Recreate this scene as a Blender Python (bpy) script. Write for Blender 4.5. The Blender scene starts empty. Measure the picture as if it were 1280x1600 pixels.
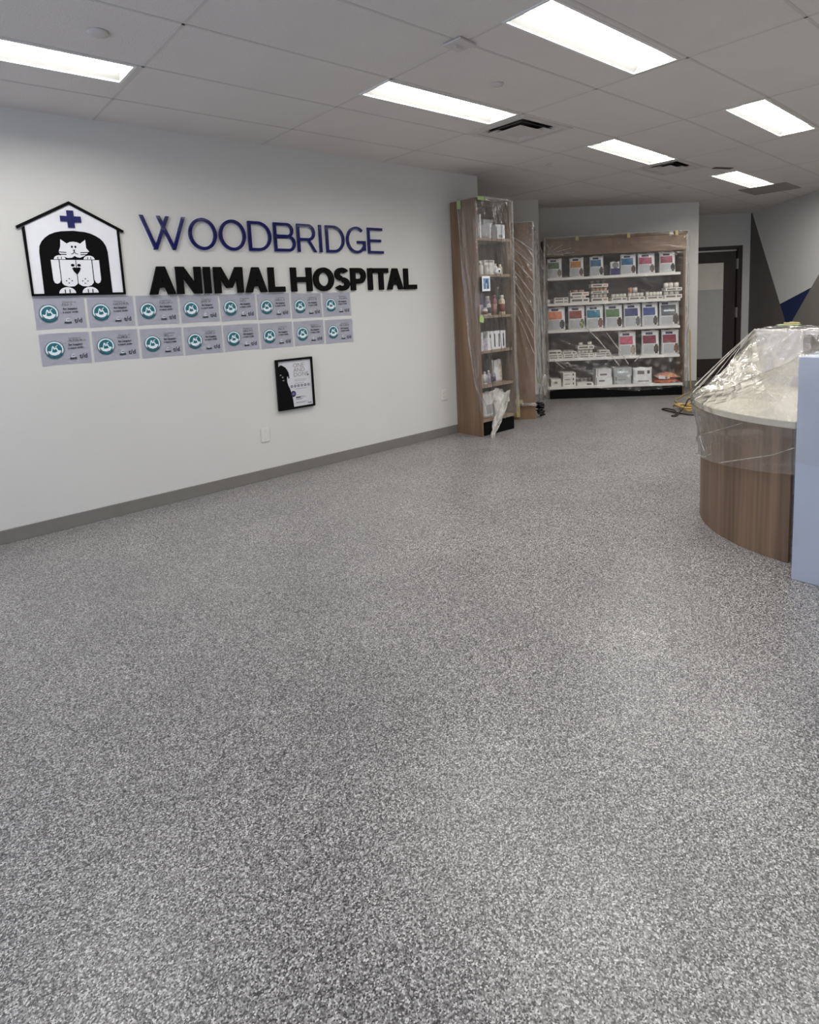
import bpy, bmesh, math, random
from mathutils import Vector, Matrix
C = bpy.context.scene.collection
PI = math.pi
rnd = random.Random(7)

# ------------------------------------------------------------------ camera, world, exposure
cam = bpy.data.cameras.new('camera'); camo = bpy.data.objects.new('camera', cam); C.objects.link(camo)
R_ = (0.7586603, -0.6497696, -0.0472644); D_ = (-0.1197230, -0.0677378, -0.9904938); F_ = (0.6403912, 0.7571070, -0.1291824)
camo.matrix_world = Matrix(((R_[0], -D_[0], -F_[0], 0), (R_[1], -D_[1], -F_[1], 0), (R_[2], -D_[2], -F_[2], 1.414), (0, 0, 0, 1)))
cam.sensor_fit = 'VERTICAL'; cam.sensor_height = 36; cam.lens = 935.02 / 1600 * 36
cam.shift_y = -(800 - 596.65) / 1600; cam.clip_start = 0.05
bpy.context.scene.camera = camo
vs = bpy.context.scene.view_settings
vs.view_transform = 'Standard'; vs.look = 'None'; vs.gamma = 1; vs.exposure = 0.0; vs.use_curve_mapping = False
bpy.context.scene.cycles.transparent_max_bounces = 32
LAMP = 30.5         # strength of every ceiling lamp lens
SKY = 3.0          # overcast daylight behind the storefront window
w = bpy.data.worlds.new('world'); bpy.context.scene.world = w; w.use_nodes = True
w.node_tree.nodes['Background'].inputs[0].default_value = (0.62, 0.72, 1.0, 1); w.node_tree.nodes['Background'].inputs[1].default_value = SKY

# ------------------------------------------------------------------ materials
def srgb(c):
    return tuple(((v / 255) / 12.92 if v / 255 <= 0.04045 else ((v / 255 + 0.055) / 1.055) ** 2.4) for v in c) + (1,)
def mat(name, col, rough=0.5, metal=0.0, spec=0.5, bump=0.0, bscale=60.0, vary=0.0, vscale=8.0, coat=0.0):
    """col is an 0-255 sRGB surface colour; small procedural variation and grain keep it from being flat"""
    m = bpy.data.materials.new(name); m.use_nodes = True; nt = m.node_tree; b = nt.nodes['Principled BSDF']
    c = srgb(col)
    b.inputs['Roughness'].default_value = rough; b.inputs['Metallic'].default_value = metal
    b.inputs['Specular IOR Level'].default_value = spec; b.inputs['Coat Weight'].default_value = coat
    tc = nt.nodes.new('ShaderNodeTexCoord')
    n = nt.nodes.new('ShaderNodeTexNoise'); n.inputs['Scale'].default_value = vscale; n.inputs['Detail'].default_value = 4
    nt.links.new(tc.outputs['Object'], n.inputs['Vector'])
    r = nt.nodes.new('ShaderNodeValToRGB'); v = vary if vary else 0.03
    r.color_ramp.elements[0].position = 0.3; r.color_ramp.elements[1].position = 0.7
    r.color_ramp.elements[0].color = tuple(x * (1 - v) for x in c[:3]) + (1,)
    r.color_ramp.elements[1].color = tuple(min(1, x * (1 + v)) for x in c[:3]) + (1,)
    nt.links.new(n.outputs['Fac'], r.inputs['Fac']); nt.links.new(r.outputs['Color'], b.inputs['Base Color'])
    if bump:
        n2 = nt.nodes.new('ShaderNodeTexNoise'); n2.inputs['Scale'].default_value = bscale; n2.inputs['Detail'].default_value = 3
        nt.links.new(tc.outputs['Object'], n2.inputs['Vector'])
        bp = nt.nodes.new('ShaderNodeBump'); bp.inputs['Strength'].default_value = bump; bp.inputs['Distance'].default_value = 0.004
        nt.links.new(n2.outputs['Fac'], bp.inputs['Height']); nt.links.new(bp.outputs['Normal'], b.inputs['Normal'])
    return m
def wood_mat(name, dark, light, sx=9.0, sz=0.5, rough=0.45):
    m = bpy.data.materials.new(name); m.use_nodes = True; nt = m.node_tree; b = nt.nodes['Principled BSDF']
    tc = nt.nodes.new('ShaderNodeTexCoord'); mp = nt.nodes.new('ShaderNodeMapping'); mp.inputs['Scale'].default_value = (sx, sx, sz)
    nt.links.new(tc.outputs['Object'], mp.inputs['Vector'])
    n = nt.nodes.new('ShaderNodeTexNoise'); n.inputs['Scale'].default_value = 1.0; n.inputs['Detail'].default_value = 5; n.inputs['Distortion'].default_value = 0.6
    nt.links.new(mp.outputs['Vector'], n.inputs['Vector'])
    mp2 = nt.nodes.new('ShaderNodeMapping'); mp2.inputs['Scale'].default_value = (sx * 12, sx * 12, sz * 4)
    nt.links.new(tc.outputs['Object'], mp2.inputs['Vector'])
    n2 = nt.nodes.new('ShaderNodeTexNoise'); n2.inputs['Scale'].default_value = 1.0; n2.inputs['Detail'].default_value = 3
    nt.links.new(mp2.outputs['Vector'], n2.inputs['Vector'])
    mx = nt.nodes.new('ShaderNodeMix'); mx.data_type = 'FLOAT'; mx.inputs[0].default_value = 0.3
    nt.links.new(n.outputs['Fac'], mx.inputs[2]); nt.links.new(n2.outputs['Fac'], mx.inputs[3])
    r = nt.nodes.new('ShaderNodeValToRGB'); r.color_ramp.elements[0].position = 0.36; r.color_ramp.elements[1].position = 0.62
    r.color_ramp.elements[0].color = srgb(dark); r.color_ramp.elements[1].color = srgb(light)
    nt.links.new(mx.outputs[0], r.inputs['Fac']); nt.links.new(r.outputs['Color'], b.inputs['Base Color'])
    b.inputs['Roughness'].default_value = rough
    return m
def floor_mat():
    m = bpy.data.materials.new('flake_epoxy'); m.use_nodes = True; nt = m.node_tree; b = nt.nodes['Principled BSDF']
    tc = nt.nodes.new('ShaderNodeTexCoord')
    v = nt.nodes.new('ShaderNodeTexVoronoi'); v.inputs['Scale'].default_value = 290; v.inputs['Randomness'].default_value = 1.0
    nt.links.new(tc.outputs['Object'], v.inputs['Vector'])
    sp = nt.nodes.new('ShaderNodeSeparateColor'); nt.links.new(v.outputs['Color'], sp.inputs[0])
    r = nt.nodes.new('ShaderNodeValToRGB'); r.color_ramp.interpolation = 'LINEAR'
    e = r.color_ramp.elements; e[0].position = 0.0; e[0].color = srgb((34, 33, 34)); e[1].position = 1.0; e[1].color = srgb((214, 212, 210))
    for p, c in ((0.14, (56, 55, 56)), (0.34, (100, 98, 98)), (0.58, (132, 130, 129)), (0.82, (168, 166, 164))):
        x = e.new(p); x.color = srgb(c)
    nt.links.new(sp.outputs[0], r.inputs['Fac'])
    n = nt.nodes.new('ShaderNodeTexNoise'); n.inputs['Scale'].default_value = 2.2; n.inputs['Detail'].default_value = 5
    nt.links.new(tc.outputs['Object'], n.inputs['Vector'])
    r2 = nt.nodes.new('ShaderNodeValToRGB'); r2.color_ramp.elements[0].position = 0.3; r2.color_ramp.elements[1].position = 0.7
    r2.color_ramp.elements[0].color = (0.88, 0.88, 0.88, 1); r2.color_ramp.elements[1].color = (1.06, 1.055, 1.04, 1)
    nt.links.new(n.outputs['Fac'], r2.inputs['Fac'])
    mx = nt.nodes.new('ShaderNodeMix'); mx.data_type = 'RGBA'; mx.blend_type = 'MULTIPLY'; mx.inputs[0].default_value = 1
    nt.links.new(r.outputs['Color'], mx.inputs[6]); nt.links.new(r2.outputs['Color'], mx.inputs[7]); nt.links.new(mx.outputs[2], b.inputs['Base Color'])
    b.inputs['Roughness'].default_value = 0.33; b.inputs['Specular IOR Level'].default_value = 0.55
    n3 = nt.nodes.new('ShaderNodeTexNoise'); n3.inputs['Scale'].default_value = 120; n3.inputs['Detail'].default_value = 2
    nt.links.new(tc.outputs['Object'], n3.inputs['Vector'])
    bp = nt.nodes.new('ShaderNodeBump'); bp.inputs['Strength'].default_value = 0.35; bp.inputs['Distance'].default_value = 0.002
    nt.links.new(n3.outputs['Fac'], bp.inputs['Height']); nt.links.new(bp.outputs['Normal'], b.inputs['Normal'])
    return m
def tile_mat():
    m = mat('acoustic_tile', (226, 221, 216), 0.9, spec=0.2, vary=0.02, vscale=3)
    nt = m.node_tree; b = nt.nodes['Principled BSDF']; tc = nt.nodes['Texture Coordinate']
    n = nt.nodes.new('ShaderNodeTexNoise'); n.inputs['Scale'].default_value = 110; n.inputs['Detail'].default_value = 4; n.inputs['Roughness'].default_value = 0.7
    nt.links.new(tc.outputs['Object'], n.inputs['Vector'])
    bp = nt.nodes.new('ShaderNodeBump'); bp.inputs['Strength'].default_value = 0.8; bp.inputs['Distance'].default_value = 0.006
    nt.links.new(n.outputs['Fac'], bp.inputs['Height']); nt.links.new(bp.outputs['Normal'], b.inputs['Normal'])
    return m
def film_mat(name, milk=0.12, tint=(235, 232, 224), gloss=1.0, bs=5.0, stretch=(1, 1, 0.25), bstr=0.5, rough=0.13, ior=1.5):
    """clear polythene: mostly see-through, a little milky, glossy on its creases"""
    m = bpy.data.materials.new(name); m.use_nodes = True; nt = m.node_tree; nt.nodes.remove(nt.nodes['Principled BSDF'])
    out = nt.nodes['Material Output']; L = nt.links.new
    tc = nt.nodes.new('ShaderNodeTexCoord'); mp = nt.nodes.new('ShaderNodeMapping'); mp.inputs['Scale'].default_value = stretch
    L(tc.outputs['Object'], mp.inputs['Vector'])
    n = nt.nodes.new('ShaderNodeTexNoise'); n.inputs['Scale'].default_value = bs; n.inputs['Detail'].default_value = 5; n.inputs['Distortion'].default_value = 1.0
    L(mp.outputs['Vector'], n.inputs['Vector'])
    bp = nt.nodes.new('ShaderNodeBump'); bp.inputs['Strength'].default_value = bstr; bp.inputs['Distance'].default_value = 0.05
    L(n.outputs['Fac'], bp.inputs['Height'])
    tr = nt.nodes.new('ShaderNodeBsdfTransparent'); tr.inputs[0].default_value = (0.99, 0.987, 0.98, 1)
    df = nt.nodes.new('ShaderNodeBsdfDiffuse'); df.inputs[0].default_value = srgb(tint)
    tl = nt.nodes.new('ShaderNodeBsdfTranslucent'); tl.inputs[0].default_value = srgb(tint)
    a = nt.nodes.new('ShaderNodeMixShader'); a.inputs[0].default_value = 0.4; L(df.outputs[0], a.inputs[1]); L(tl.outputs[0], a.inputs[2])
    r = nt.nodes.new('ShaderNodeValToRGB'); r.color_ramp.elements[0].position = 0.42; r.color_ramp.elements[1].position = 0.72
    r.color_ramp.elements[0].color = (milk, milk, milk, 1); k = min(1, milk * 2.6 + 0.06); r.color_ramp.elements[1].color = (k, k, k, 1)
    L(n.outputs['Fac'], r.inputs['Fac'])
    mx = nt.nodes.new('ShaderNodeMixShader'); L(r.outputs['Color'], mx.inputs[0]); L(tr.outputs[0], mx.inputs[1]); L(a.outputs[0], mx.inputs[2])
    gl = nt.nodes.new('ShaderNodeBsdfGlossy'); gl.inputs['Roughness'].default_value = rough; L(bp.outputs[0], gl.inputs['Normal'])
    fr = nt.nodes.new('ShaderNodeFresnel'); ge = nt.nodes.new('ShaderNodeNewGeometry'); im = nt.nodes.new('ShaderNodeMix'); im.data_type = 'FLOAT'; im.inputs[2].default_value = ior; im.inputs[3].default_value = 1 / ior
    L(ge.outputs['Backfacing'], im.inputs[0]); L(im.outputs[0], fr.inputs['IOR']); L(bp.outputs[0], fr.inputs['Normal'])
    mu = nt.nodes.new('ShaderNodeMath'); mu.operation = 'MULTIPLY'; mu.use_clamp = True; mu.inputs[1].default_value = gloss; L(fr.outputs[0], mu.inputs[0])
    fin = nt.nodes.new('ShaderNodeMixShader'); L(mu.outputs[0], fin.inputs[0]); L(mx.outputs[0], fin.inputs[1]); L(gl.outputs[0], fin.inputs[2])
    L(fin.outputs[0], out.inputs['Surface'])
    return m
def emit_mat(name, col, s):
    m = bpy.data.materials.new(name); m.use_nodes = True; nt = m.node_tree; b = nt.nodes['Principled BSDF']
    b.inputs['Base Color'].default_value = (0.9, 0.9, 0.9, 1); b.inputs['Emission Color'].default_value = col; b.inputs['Emission Strength'].default_value = s
    return m
def glass_mat(name, milk, tint, rough=0.05):
    return film_mat(name, milk, tint, 1.0, 2.0, (1, 1, 1), 0.0, rough)

M = {}
M['wall'] = mat('wall_paint', (212, 211, 206), 0.62, spec=0.3, bump=0.12, bscale=180, vary=0.015, vscale=2)
M['wall_grey'] = mat('wall_paint_mid_grey', (126, 123, 116), 0.62, spec=0.3, bump=0.1, bscale=180)
M['wall_dark'] = mat('wall_paint_dark_grey', (98, 94, 90), 0.62, spec=0.3, bump=0.1, bscale=180)
M['wall_blue'] = mat('wall_paint_navy', (30, 42, 84), 0.55, spec=0.3, bump=0.1, bscale=180)
M['floor'] = floor_mat(); M['tile'] = tile_mat()
M['tee'] = mat('grid_paint_shade_tone', (206, 201, 197), 0.7)  # darker than the tiles: shadow gaps along the grid put into the colour
M['base'] = mat('vinyl_baseboard', (122, 119, 113), 0.45, vary=0.04)
M['lampwhite'] = mat('lamp_housing_white', (232, 232, 228), 0.4)
M['lampgrey'] = mat('lamp_reflector', (134, 134, 131), 0.5)
M['lens'] = emit_mat('lamp_lens', (1.0, 0.985, 0.955, 1), LAMP)
M['vent'] = mat('vent_painted_metal', (206, 201, 197), 0.5)
M['dark'] = mat('dark_void', (78, 75, 74), 0.7)
M['wood'] = wood_mat('walnut_laminate', (94, 73, 54), (136, 109, 85))
M['wood2'] = wood_mat('walnut_laminate_planks', (90, 71, 55), (138, 111, 89), 5.0, 0.25, 0.45)
M['woodl'] = wood_mat('tan_laminate', (108, 84, 63), (136, 108, 84), 2.0, 1.0)
M['shelfwood'] = mat('shelf_edge_laminate', (150, 128, 110), 0.5, vary=0.1)
M['black'] = mat('matt_black', (9, 9, 10), 0.6, spec=0.12)
M['letterblack'] = mat('black_acrylic', (9, 9, 9), 0.6, spec=0.1)
M['navy'] = mat('navy_gloss_acrylic', (14, 17, 84), 0.12, spec=0.4, coat=0.25)
M['navyflat'] = mat('navy_vinyl', (28, 32, 92), 0.35)
M['white'] = mat('white_acrylic', (236, 236, 240), 0.35)
M['metalwhite'] = mat('white_powder_coat', (238, 235, 228), 0.4)
M['greyback'] = mat('grey_back_panel', (112, 106, 104), 0.6)
M['paper'] = mat('lavender_paper', (219, 219, 230), 0.5, vary=0.02)
M['teal'] = mat('teal_ink', (30, 104, 116), 0.5); M['ink'] = mat('dark_ink', (52, 54, 66), 0.6); M['icy'] = mat('pale_print', (226, 236, 240), 0.5)
M['greyink'] = mat('grey_ink', (150, 146, 146), 0.6)
M['poster'] = mat('poster_paper', (206, 206, 210), 0.35)
M['plate'] = mat('outlet_plastic', (216, 214, 206), 0.35)
M['daywhite'] = mat('white_laminate_daylit', (180, 188, 204), 0.3, vary=0.02)  # white panel with the blue of daylight put into its colour
M['panelwhite'] = mat('white_laminate', (206, 205, 212), 0.3)
M['counter'] = mat('beige_laminate_top', (206, 200, 186), 0.35)
M['greytop'] = mat('dark_grey_laminate', (84, 80, 80), 0.5)
M['film'] = film_mat('clear_film', 0.04, bs=8, bstr=0.9, gloss=2.6, rough=.1, ior=1.45)
M['filmside'] = film_mat('clear_film_folded', 0.13, bs=12, bstr=1.0, gloss=3.0, rough=.1)
M['filmmilk'] = film_mat('bunched_film', 0.42, bs=16, bstr=0.9, stretch=(1, 1, 0.6))
M['filmskirt'] = film_mat('skirt_film', 0.10, (236, 228, 214), bs=7, bstr=0.6, gloss=1.8, rough=.1, ior=1.45)
M['filmpanel'] = film_mat('thin_film_on_panel', 0.03, bs=7, bstr=0.4, gloss=1.0, rough=.1, ior=1.25)
M['filmdesk'] = film_mat('desk_film', 0.23, (242, 236, 222), bs=7, bstr=0.6, stretch=(1, 1, 1), rough=0.09, gloss=2.4)
M['filmshelf'] = film_mat('shelf_film', 0.03, bs=6, bstr=0.8, gloss=1.4, stretch=(0.5, 0.5, 1))
M['tapegreen'] = mat('green_masking_tape', (160, 184, 122), 0.6); M['tapetan'] = mat('tan_masking_tape', (188, 172, 124), 0.6)
M['bronze'] = mat('dark_bronze_door', (62, 56, 54), 0.4); M['steel'] = mat('brushed_steel', (196, 194, 188), 0.3, 0.6)
M['frost'] = mat('frosted_glass_lit_tone', (196, 197, 193), 0.35); M['frostlight'] = mat('pale_glass_lit_tone', (236, 234, 220), 0.25)  # pale pane colours stand in for light missing at the door glass
M['yellow'] = mat('yellow_cord', (186, 154, 94), 0.45); M['olive'] = mat('tan_cord', (170, 150, 100), 0.45); M['cordblack'] = mat('black_cord', (30, 28, 28), 0.5)
M['bagwhite'] = mat('bag_white', (236, 236, 236), 0.35, bump=0.3, bscale=25)
M['label'] = mat('label_pale', (184, 188, 190), 0.5); M['card'] = mat('carton_white', (234, 230, 222), 0.6); M['cardgrey'] = mat('carton_print', (120, 112, 106), 0.6)
M['can'] = mat('can_metal', (180, 176, 170), 0.3, 0.7); M['canlabel'] = mat('can_label', (228, 222, 214), 0.45)
_cc = {}
def colm(rgb, rough=0.45):
    k = tuple(int(c * .84 + sum(rgb) / 3 * .16) for c in rgb); rgb = k
    if k not in _cc: _cc[k] = mat('print_%02x%02x%02x' % k, rgb, rough, vary=0.42, vscale=28)
    return _cc[k]

# ------------------------------------------------------------------ helpers
def obj(name, bm, m, parent=None, smooth=False):
    me = bpy.data.meshes.new(name); bmesh.ops.recalc_face_normals(bm, faces=bm.faces); bm.to_mesh(me); bm.free()
    for x in (m if isinstance(m, (list, tuple)) else [m]): me.materials.append(x)
    if smooth:
        for p in me.polygons: p.use_smooth = True
    o = bpy.data.objects.new(name, me); C.objects.link(o)
    if parent: o.parent = parent
    return o
def tag(o, label, cat, group=None):
    o['label'] = label; o['category'] = cat
    if group: o['group'] = group
    return o
def thing(name, label, cat, loc=(0, 0, 0), rz=0.0, group=None):
    o = bpy.data.objects.new(name, None); C.objects.link(o); o.location = loc; o.rotation_euler = (0, 0, rz); o.empty_display_size = 0.05
    return tag(o, label, cat, group)
def struct(name, bm, m, parent=None):
    o = obj(name, bm, m, parent)
    if not parent: o['kind'] = 'structure'
    return o
def box(bm, x0, x1, y0, y1, z0, z1, bev=0.0):
    vs = [bm.verts.new((x, y, z)) for x in (x0, x1) for y in (y0, y1) for z in (z0, z1)]
    fs = [(0, 1, 3, 2), (4, 6, 7, 5), (0, 4, 5, 1), (2, 3, 7, 6), (0, 2, 6, 4), (1, 5, 7, 3)]
    faces = [bm.faces.new([vs[i] for i in f]) for f in fs]
    if bev:
        es = list({e for f in faces for e in f.edges})
        bmesh.ops.bevel(bm, geom=es, offset=bev, segments=2, affect='EDGES', profile=0.6)
def bx(*a, bev=0.0):
    bm = bmesh.new(); box(bm, *a, bev=bev); return bm
def slab(bm, pts, y0, y1):
    """polygon in x,z extruded between depths y0 (front) and y1 (back)"""
    a = [bm.verts.new((x, y0, z)) for x, z in pts]; b = [bm.verts.new((x, y1, z)) for x, z in pts]; n = len(pts)
    bm.faces.new(a); bm.faces.new(b[::-1])
    for i in range(n): bm.faces.new((a[i], b[i], b[(i + 1) % n], a[(i + 1) % n]))
def slabs(polys, y0, y1):
    bm = bmesh.new()
    for i, p in enumerate(polys): slab(bm, p, y0 - (0.00015 * (i % 7) if y1 - y0 < -0.01 or y0 < -0.018 else 0), y1)
    return bm
def prism(bm, pts, z0, z1):
    a = [bm.verts.new((x, y, z0)) for x, y in pts]; b = [bm.verts.new((x, y, z1)) for x, y in pts]; n = len(pts)
    bm.faces.new(a[::-1]); bm.faces.new(b)
    for i in range(n): bm.faces.new((a[i], a[(i + 1) % n], b[(i + 1) % n], b[i]))
def lathe(bm, prof, seg=16, cx=0, cy=0):
    rings = []
    for r, z in prof:
        rings.append([bm.verts.new((cx + r * math.cos(2 * PI * i / seg), cy + r * math.sin(2 * PI * i / seg), z)) for i in range(seg)])
    for a, b in zip(rings, rings[1:]):
        for i in range(seg): bm.faces.new((a[i], a[(i + 1) % seg], b[(i + 1) % seg], b[i]))
    bm.faces.new(rings[0][::-1]); bm.faces.new(rings[-1])
def tube(bm, pts, r, seg=6):
    pts = [Vector(p) for p in pts]; rings = []
    for i, p in enumerate(pts):
        d = (pts[min(i + 1, len(pts) - 1)] - pts[max(i - 1, 0)]).normalized()
        s = d.cross(Vector((0, 0, 1)));  s = Vector((1, 0, 0)) if s.length < 1e-4 else s.normalized(); t = s.cross(d)
        rings.append([bm.verts.new(p + s * r * math.cos(2 * PI * k / seg) + t * r * math.sin(2 * PI * k / seg)) for k in range(seg)])
    for a, b in zip(rings, rings[1:]):
        for k in range(seg): bm.faces.new((a[k], a[(k + 1) % seg], b[(k + 1) % seg], b[k]))
    bm.faces.new(rings[0][::-1]); bm.faces.new(rings[-1])
def ell(cx, cz, rx, rz, a0=0, a1=360, n=28):
    return [(cx + rx * math.cos(math.radians(a0 + (a1 - a0) * i / n)), cz + rz * math.sin(math.radians(a0 + (a1 - a0) * i / n))) for i in range(n + (0 if abs(a1 - a0) == 360 else 1))]
def ring(cx, cz, rx, rz, tx, tz, a0=0, a1=360, n=24):
    """ring or arc band as small quads"""
    o = []
    for i in range(n):
        p = [math.radians(a0 + (a1 - a0) * (i + k) / n) for k in (0, 1)]
        o.append([(cx + rx * math.cos(p[0]), cz + rz * math.sin(p[0])), (cx + rx * math.cos(p[1]), cz + rz * math.sin(p[1])),
                  (cx + (rx - tx) * math.cos(p[1]), cz + (rz - tz) * math.sin(p[1])), (cx + (rx - tx) * math.cos(p[0]), cz + (rz - tz) * math.sin(p[0]))])
    return o
def dup(root):
    c = root.copy(); C.objects.link(c)
    for ch in root.children:
        d = ch.copy(); C.objects.link(d); d.parent = c
        for g in ch.children:
            e = g.copy(); C.objects.link(e); e.parent = d
    return c
def sheet(name, f, ns, nt_, m, parent=None, th=0.0):
    bm = bmesh.new()
    g = [[bm.verts.new(f(i / ns, j / nt_)) for j in range(nt_ + 1)] for i in range(ns + 1)]
    for i in range(ns):
        for j in range(nt_): bm.faces.new((g[i][j], g[i + 1][j], g[i + 1][j + 1], g[i][j + 1]))
    o = obj(name, bm, m, parent, True)
    return o
Q = math.sqrt(0.5)
def UN(u, n, z=0.0): return ((u + n) * Q, (n - u) * Q, z)
A45 = -PI / 4
CEIL = 2.744
def zc(x): return CEIL if x < 4.95 else CEIL - 0.031 * (x - 4.95)
_txt = {}
def text_mesh(s, size, ext=0.0004, bold=0.0):
    k = (s, size, bold)
    if k not in _txt:
        cu = bpy.data.curves.new('t', 'FONT'); cu.body = s; cu.size = size; cu.extrude = ext; cu.offset = bold; cu.resolution_u = 2
        t = bpy.data.objects.new('t', cu); C.objects.link(t)
        dg = bpy.context.evaluated_depsgraph_get(); dg.update()
        me = bpy.data.meshes.new_from_object(t.evaluated_get(dg)); bpy.data.objects.remove(t)
        me.transform(Matrix.Rotation(PI / 2, 4, 'X')); _txt[k] = me
    return _txt[k]
def text(name, s, size, x, y, z, m, parent, bold=0.0, sx=1.0):
    me = text_mesh(s, size, bold=bold)
    if not me.materials: me.materials.append(m)
    o = bpy.data.objects.new(name, me); C.objects.link(o); o.parent = parent; o.location = (x, y, z); o.scale = (sx, 1, 1); return o

# ------------------------------------------------------------------ room shell
WY = 4.56
bm = bmesh.new(); box(bm, -2.75, 12.0, -4.15, 9.0, -0.1, 0.0); struct('floor', bm, M['floor'])
struct('wall_left', bx(-2.75, 4.95, WY, WY + 0.14, 0, 2.8), M['wall'])
struct('wall_return', bx(4.80, 4.95, WY + 0.14, 6.9, 0, 2.8), M['wall'])
def un_prism(name, pts, z0, z1, m):
    bm = bmesh.new(); prism(bm, [UN(u, n)[:2] for u, n in pts], z0, z1); return struct(name, bm, m)
un_prism('wall_middle', [(-1.3, 8.24), (1.126, 8.24), (1.126, 9.05), (-1.3, 9.05)], 0, 2.8, M['wall'])
un_prism('wall_back', [(1.126, 8.885), (3.424, 8.885), (3.424, 10.3), (1.126, 10.3)], 0, 2.8, M['wall'])
# door wall with an opening for the door
DU0, DU1, DZ, DN = 3.50, 4.56, 2.085, 10.085
bm = bmesh.new()
prism(bm, [UN(u, n)[:2] for u, n in [(DU1, DN), (4.70, DN), (4.70, DN + 0.15), (DU1, DN + 0.15)]], 0, 2.8)
prism(bm, [UN(u, n)[:2] for u, n in [(3.424, DN), (DU1, DN), (DU1, DN + 0.15), (3.424, DN + 0.15)]], DZ, 2.8)
prism(bm, [UN(u, n)[:2] for u, n in [(3.424, DN), (DU0, DN), (DU0, DN + 0.15), (3.424, DN + 0.15)]], 0, DZ)
struct('wall_door', bm, M['wall'])
# right wall with its painted triangles (faces of one wall)
RU = 4.682
bm = bmesh.new()
def rf(pts, mi):
    f = bm.faces.new([bm.verts.new(UN(RU, n, z)) for n, z in pts]); f.material_index = mi
rf([(10.2, 2.8), (10.2, 0), (8.415, 0), (8.925, 0.806), (9.148, 1.157), (10.19, 2.8)], 2)
rf([(9.148, 1.157), (8.389, 1.377), (8.925, 0.806)], 3)
rf([(10.19, 2.8), (9.148, 1.157), (8.389, 1.377), (7.05, 2.8)], 0)
rf([(7.05, 2.8), (8.389, 1.377), (8.925, 0.806), (8.415, 0), (5.0, 0)], 1)
rf([(7.05, 2.8), (5.0, 0), (-1.0, 0), (-1.0, 2.8)], 0)
a, b, c_, d_ = UN(RU + 0.12, -1.0), UN(RU + 0.12, 10.2), UN(RU, 10.2), UN(RU, -1.0)
prism(bm, [a[:2], b[:2], UN(RU + 0.005, 10.2)[:2], UN(RU + 0.005, -1.0)[:2]], 0, 2.8)
me_ = bpy.data.meshes.new('wall_right'); bm.to_mesh(me_); bm.free()
for k in ('wall', 'wall_grey', 'wall_dark', 'wall_blue'): me_.materials.append(M[k])
o = bpy.data.objects.new('wall_right', me_); C.objects.link(o); o['kind'] = 'structure'
struct('wall_side', bx(-2.75, 2.8, -4.15, -4.0, 0, 2.8), M['wall'])
# storefront wall behind the camera with its window
bm = bmesh.new()
WZ0, WZ1, WY0, WY1 = 0.35, 2.45, -1.6, 3.9
box(bm, -2.75, -2.6, -4.0, WY0, 0, 2.8); box(bm, -2.75, -2.6, WY1, WY, 0, 2.8); box(bm, -2.75, -2.6, WY0, WY1, 0, WZ0); box(bm, -2.75, -2.6, WY0, WY1, WZ1, 2.8)
struct('wall_front', bm, M['wall'])
bm = bmesh.new()
for y in (WY0, (WY0 * 2 + WY1) / 3, (WY0 + WY1 * 2) / 3, WY1 - 0.05): box(bm, -2.70, -2.64, y, y + 0.05, WZ0, WZ1)
for z in (WZ0, WZ1 - 0.05): box(bm, -2.70, -2.64, WY0, WY1, z, z + 0.05)
wf = struct('window_1', bm, M['steel'])
obj('pane', bx(-2.675, -2.669, WY0, WY1, WZ0, WZ1), glass_mat('window_glass', 0.02, (220, 225, 230)), wf)
# ceiling, cut where lamps and vents sit in it
TX0, TX, TY0, TY = 1.175, 1.2369, 2.290, 0.594
LW, LD = 1.2369, 0.272
LAMPS = [(-0.062, 3.492), (2.412, 2.912), (2.412, 1.735), (4.905, 2.905), (4.90, 1.72), (7.13, 2.76),
         (6.95, 1.60), (4.90, 0.50), (2.412, 0.55), (2.412, -0.64), (-0.062, -0.64), (-2.10, 2.90)]  # this row of lamps is unseen, added to light rear, desk and camera side
LENS_X = {5: 1.10, 6: 1.05}
VENTS = [(3.695, 2.925, 0.575, 0.53), (6.10, 2.915, 0.52, 0.43)]
holes = [(x, x + LENS_X.get(i, 1.195 if i != 3 and i != 4 else 1.12), y, y + LD) for i, (x, y) in enumerate(LAMPS)] + [(x, x + a, y, y + b) for x, y, a, b in VENTS]
xs = sorted({-2.75, 4.95, 12.0} | {h[0] for h in holes} | {h[1] for h in holes}); ys = sorted({-4.15, 9.0} | {h[2] for h in holes} | {h[3] for h in holes})
bm = bmesh.new(); V = {}
def gv(x, y):
    if (x, y) not in V: V[(x, y)] = bm.verts.new((x, y, zc(x)))
    return V[(x, y)]
for x0, x1 in zip(xs, xs[1:]):
    for y0, y1 in zip(ys, ys[1:]):
        mx_, my_ = (x0 + x1) / 2, (y0 + y1) / 2
        if any(h[0] < mx_ < h[1] and h[2] < my_ < h[3] for h in holes): continue
        bm.faces.new((gv(x0, y0), gv(x0, y1), gv(x1, y1), gv(x1, y0)))
me_ = bpy.data.meshes.new('ceiling'); bm.to_mesh(me_); bm.free(); me_.materials.append(M['tile'])
o = bpy.data.objects.new('ceiling', me_); C.objects.link(o); o['kind'] = 'structure'
struct('ceiling_deck', bx(-2.75, 12.0, -4.15, 9.0, 2.95, 3.0), M['dark'])
bm = bmesh.new()
def strip(x0, x1, y0, y1):
    seg = [(x0, x1)] if x1 <= 4.95 or x0 >= 4.95 else [(x0, 4.95), (4.95, x1)]
    for a, b in seg:
        v = [bm.verts.new((x, y, zc(x) + dz)) for x in (a, b) for y in (y0, y1) for dz in (-0.002, 0.001)]
        for f in [(0, 1, 3, 2), (4, 6, 7, 5), (0, 4, 5, 1), (2, 3, 7, 6), (0, 2, 6, 4), (1, 5, 7, 3)]: bm.faces.new([v[i] for i in f])
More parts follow.
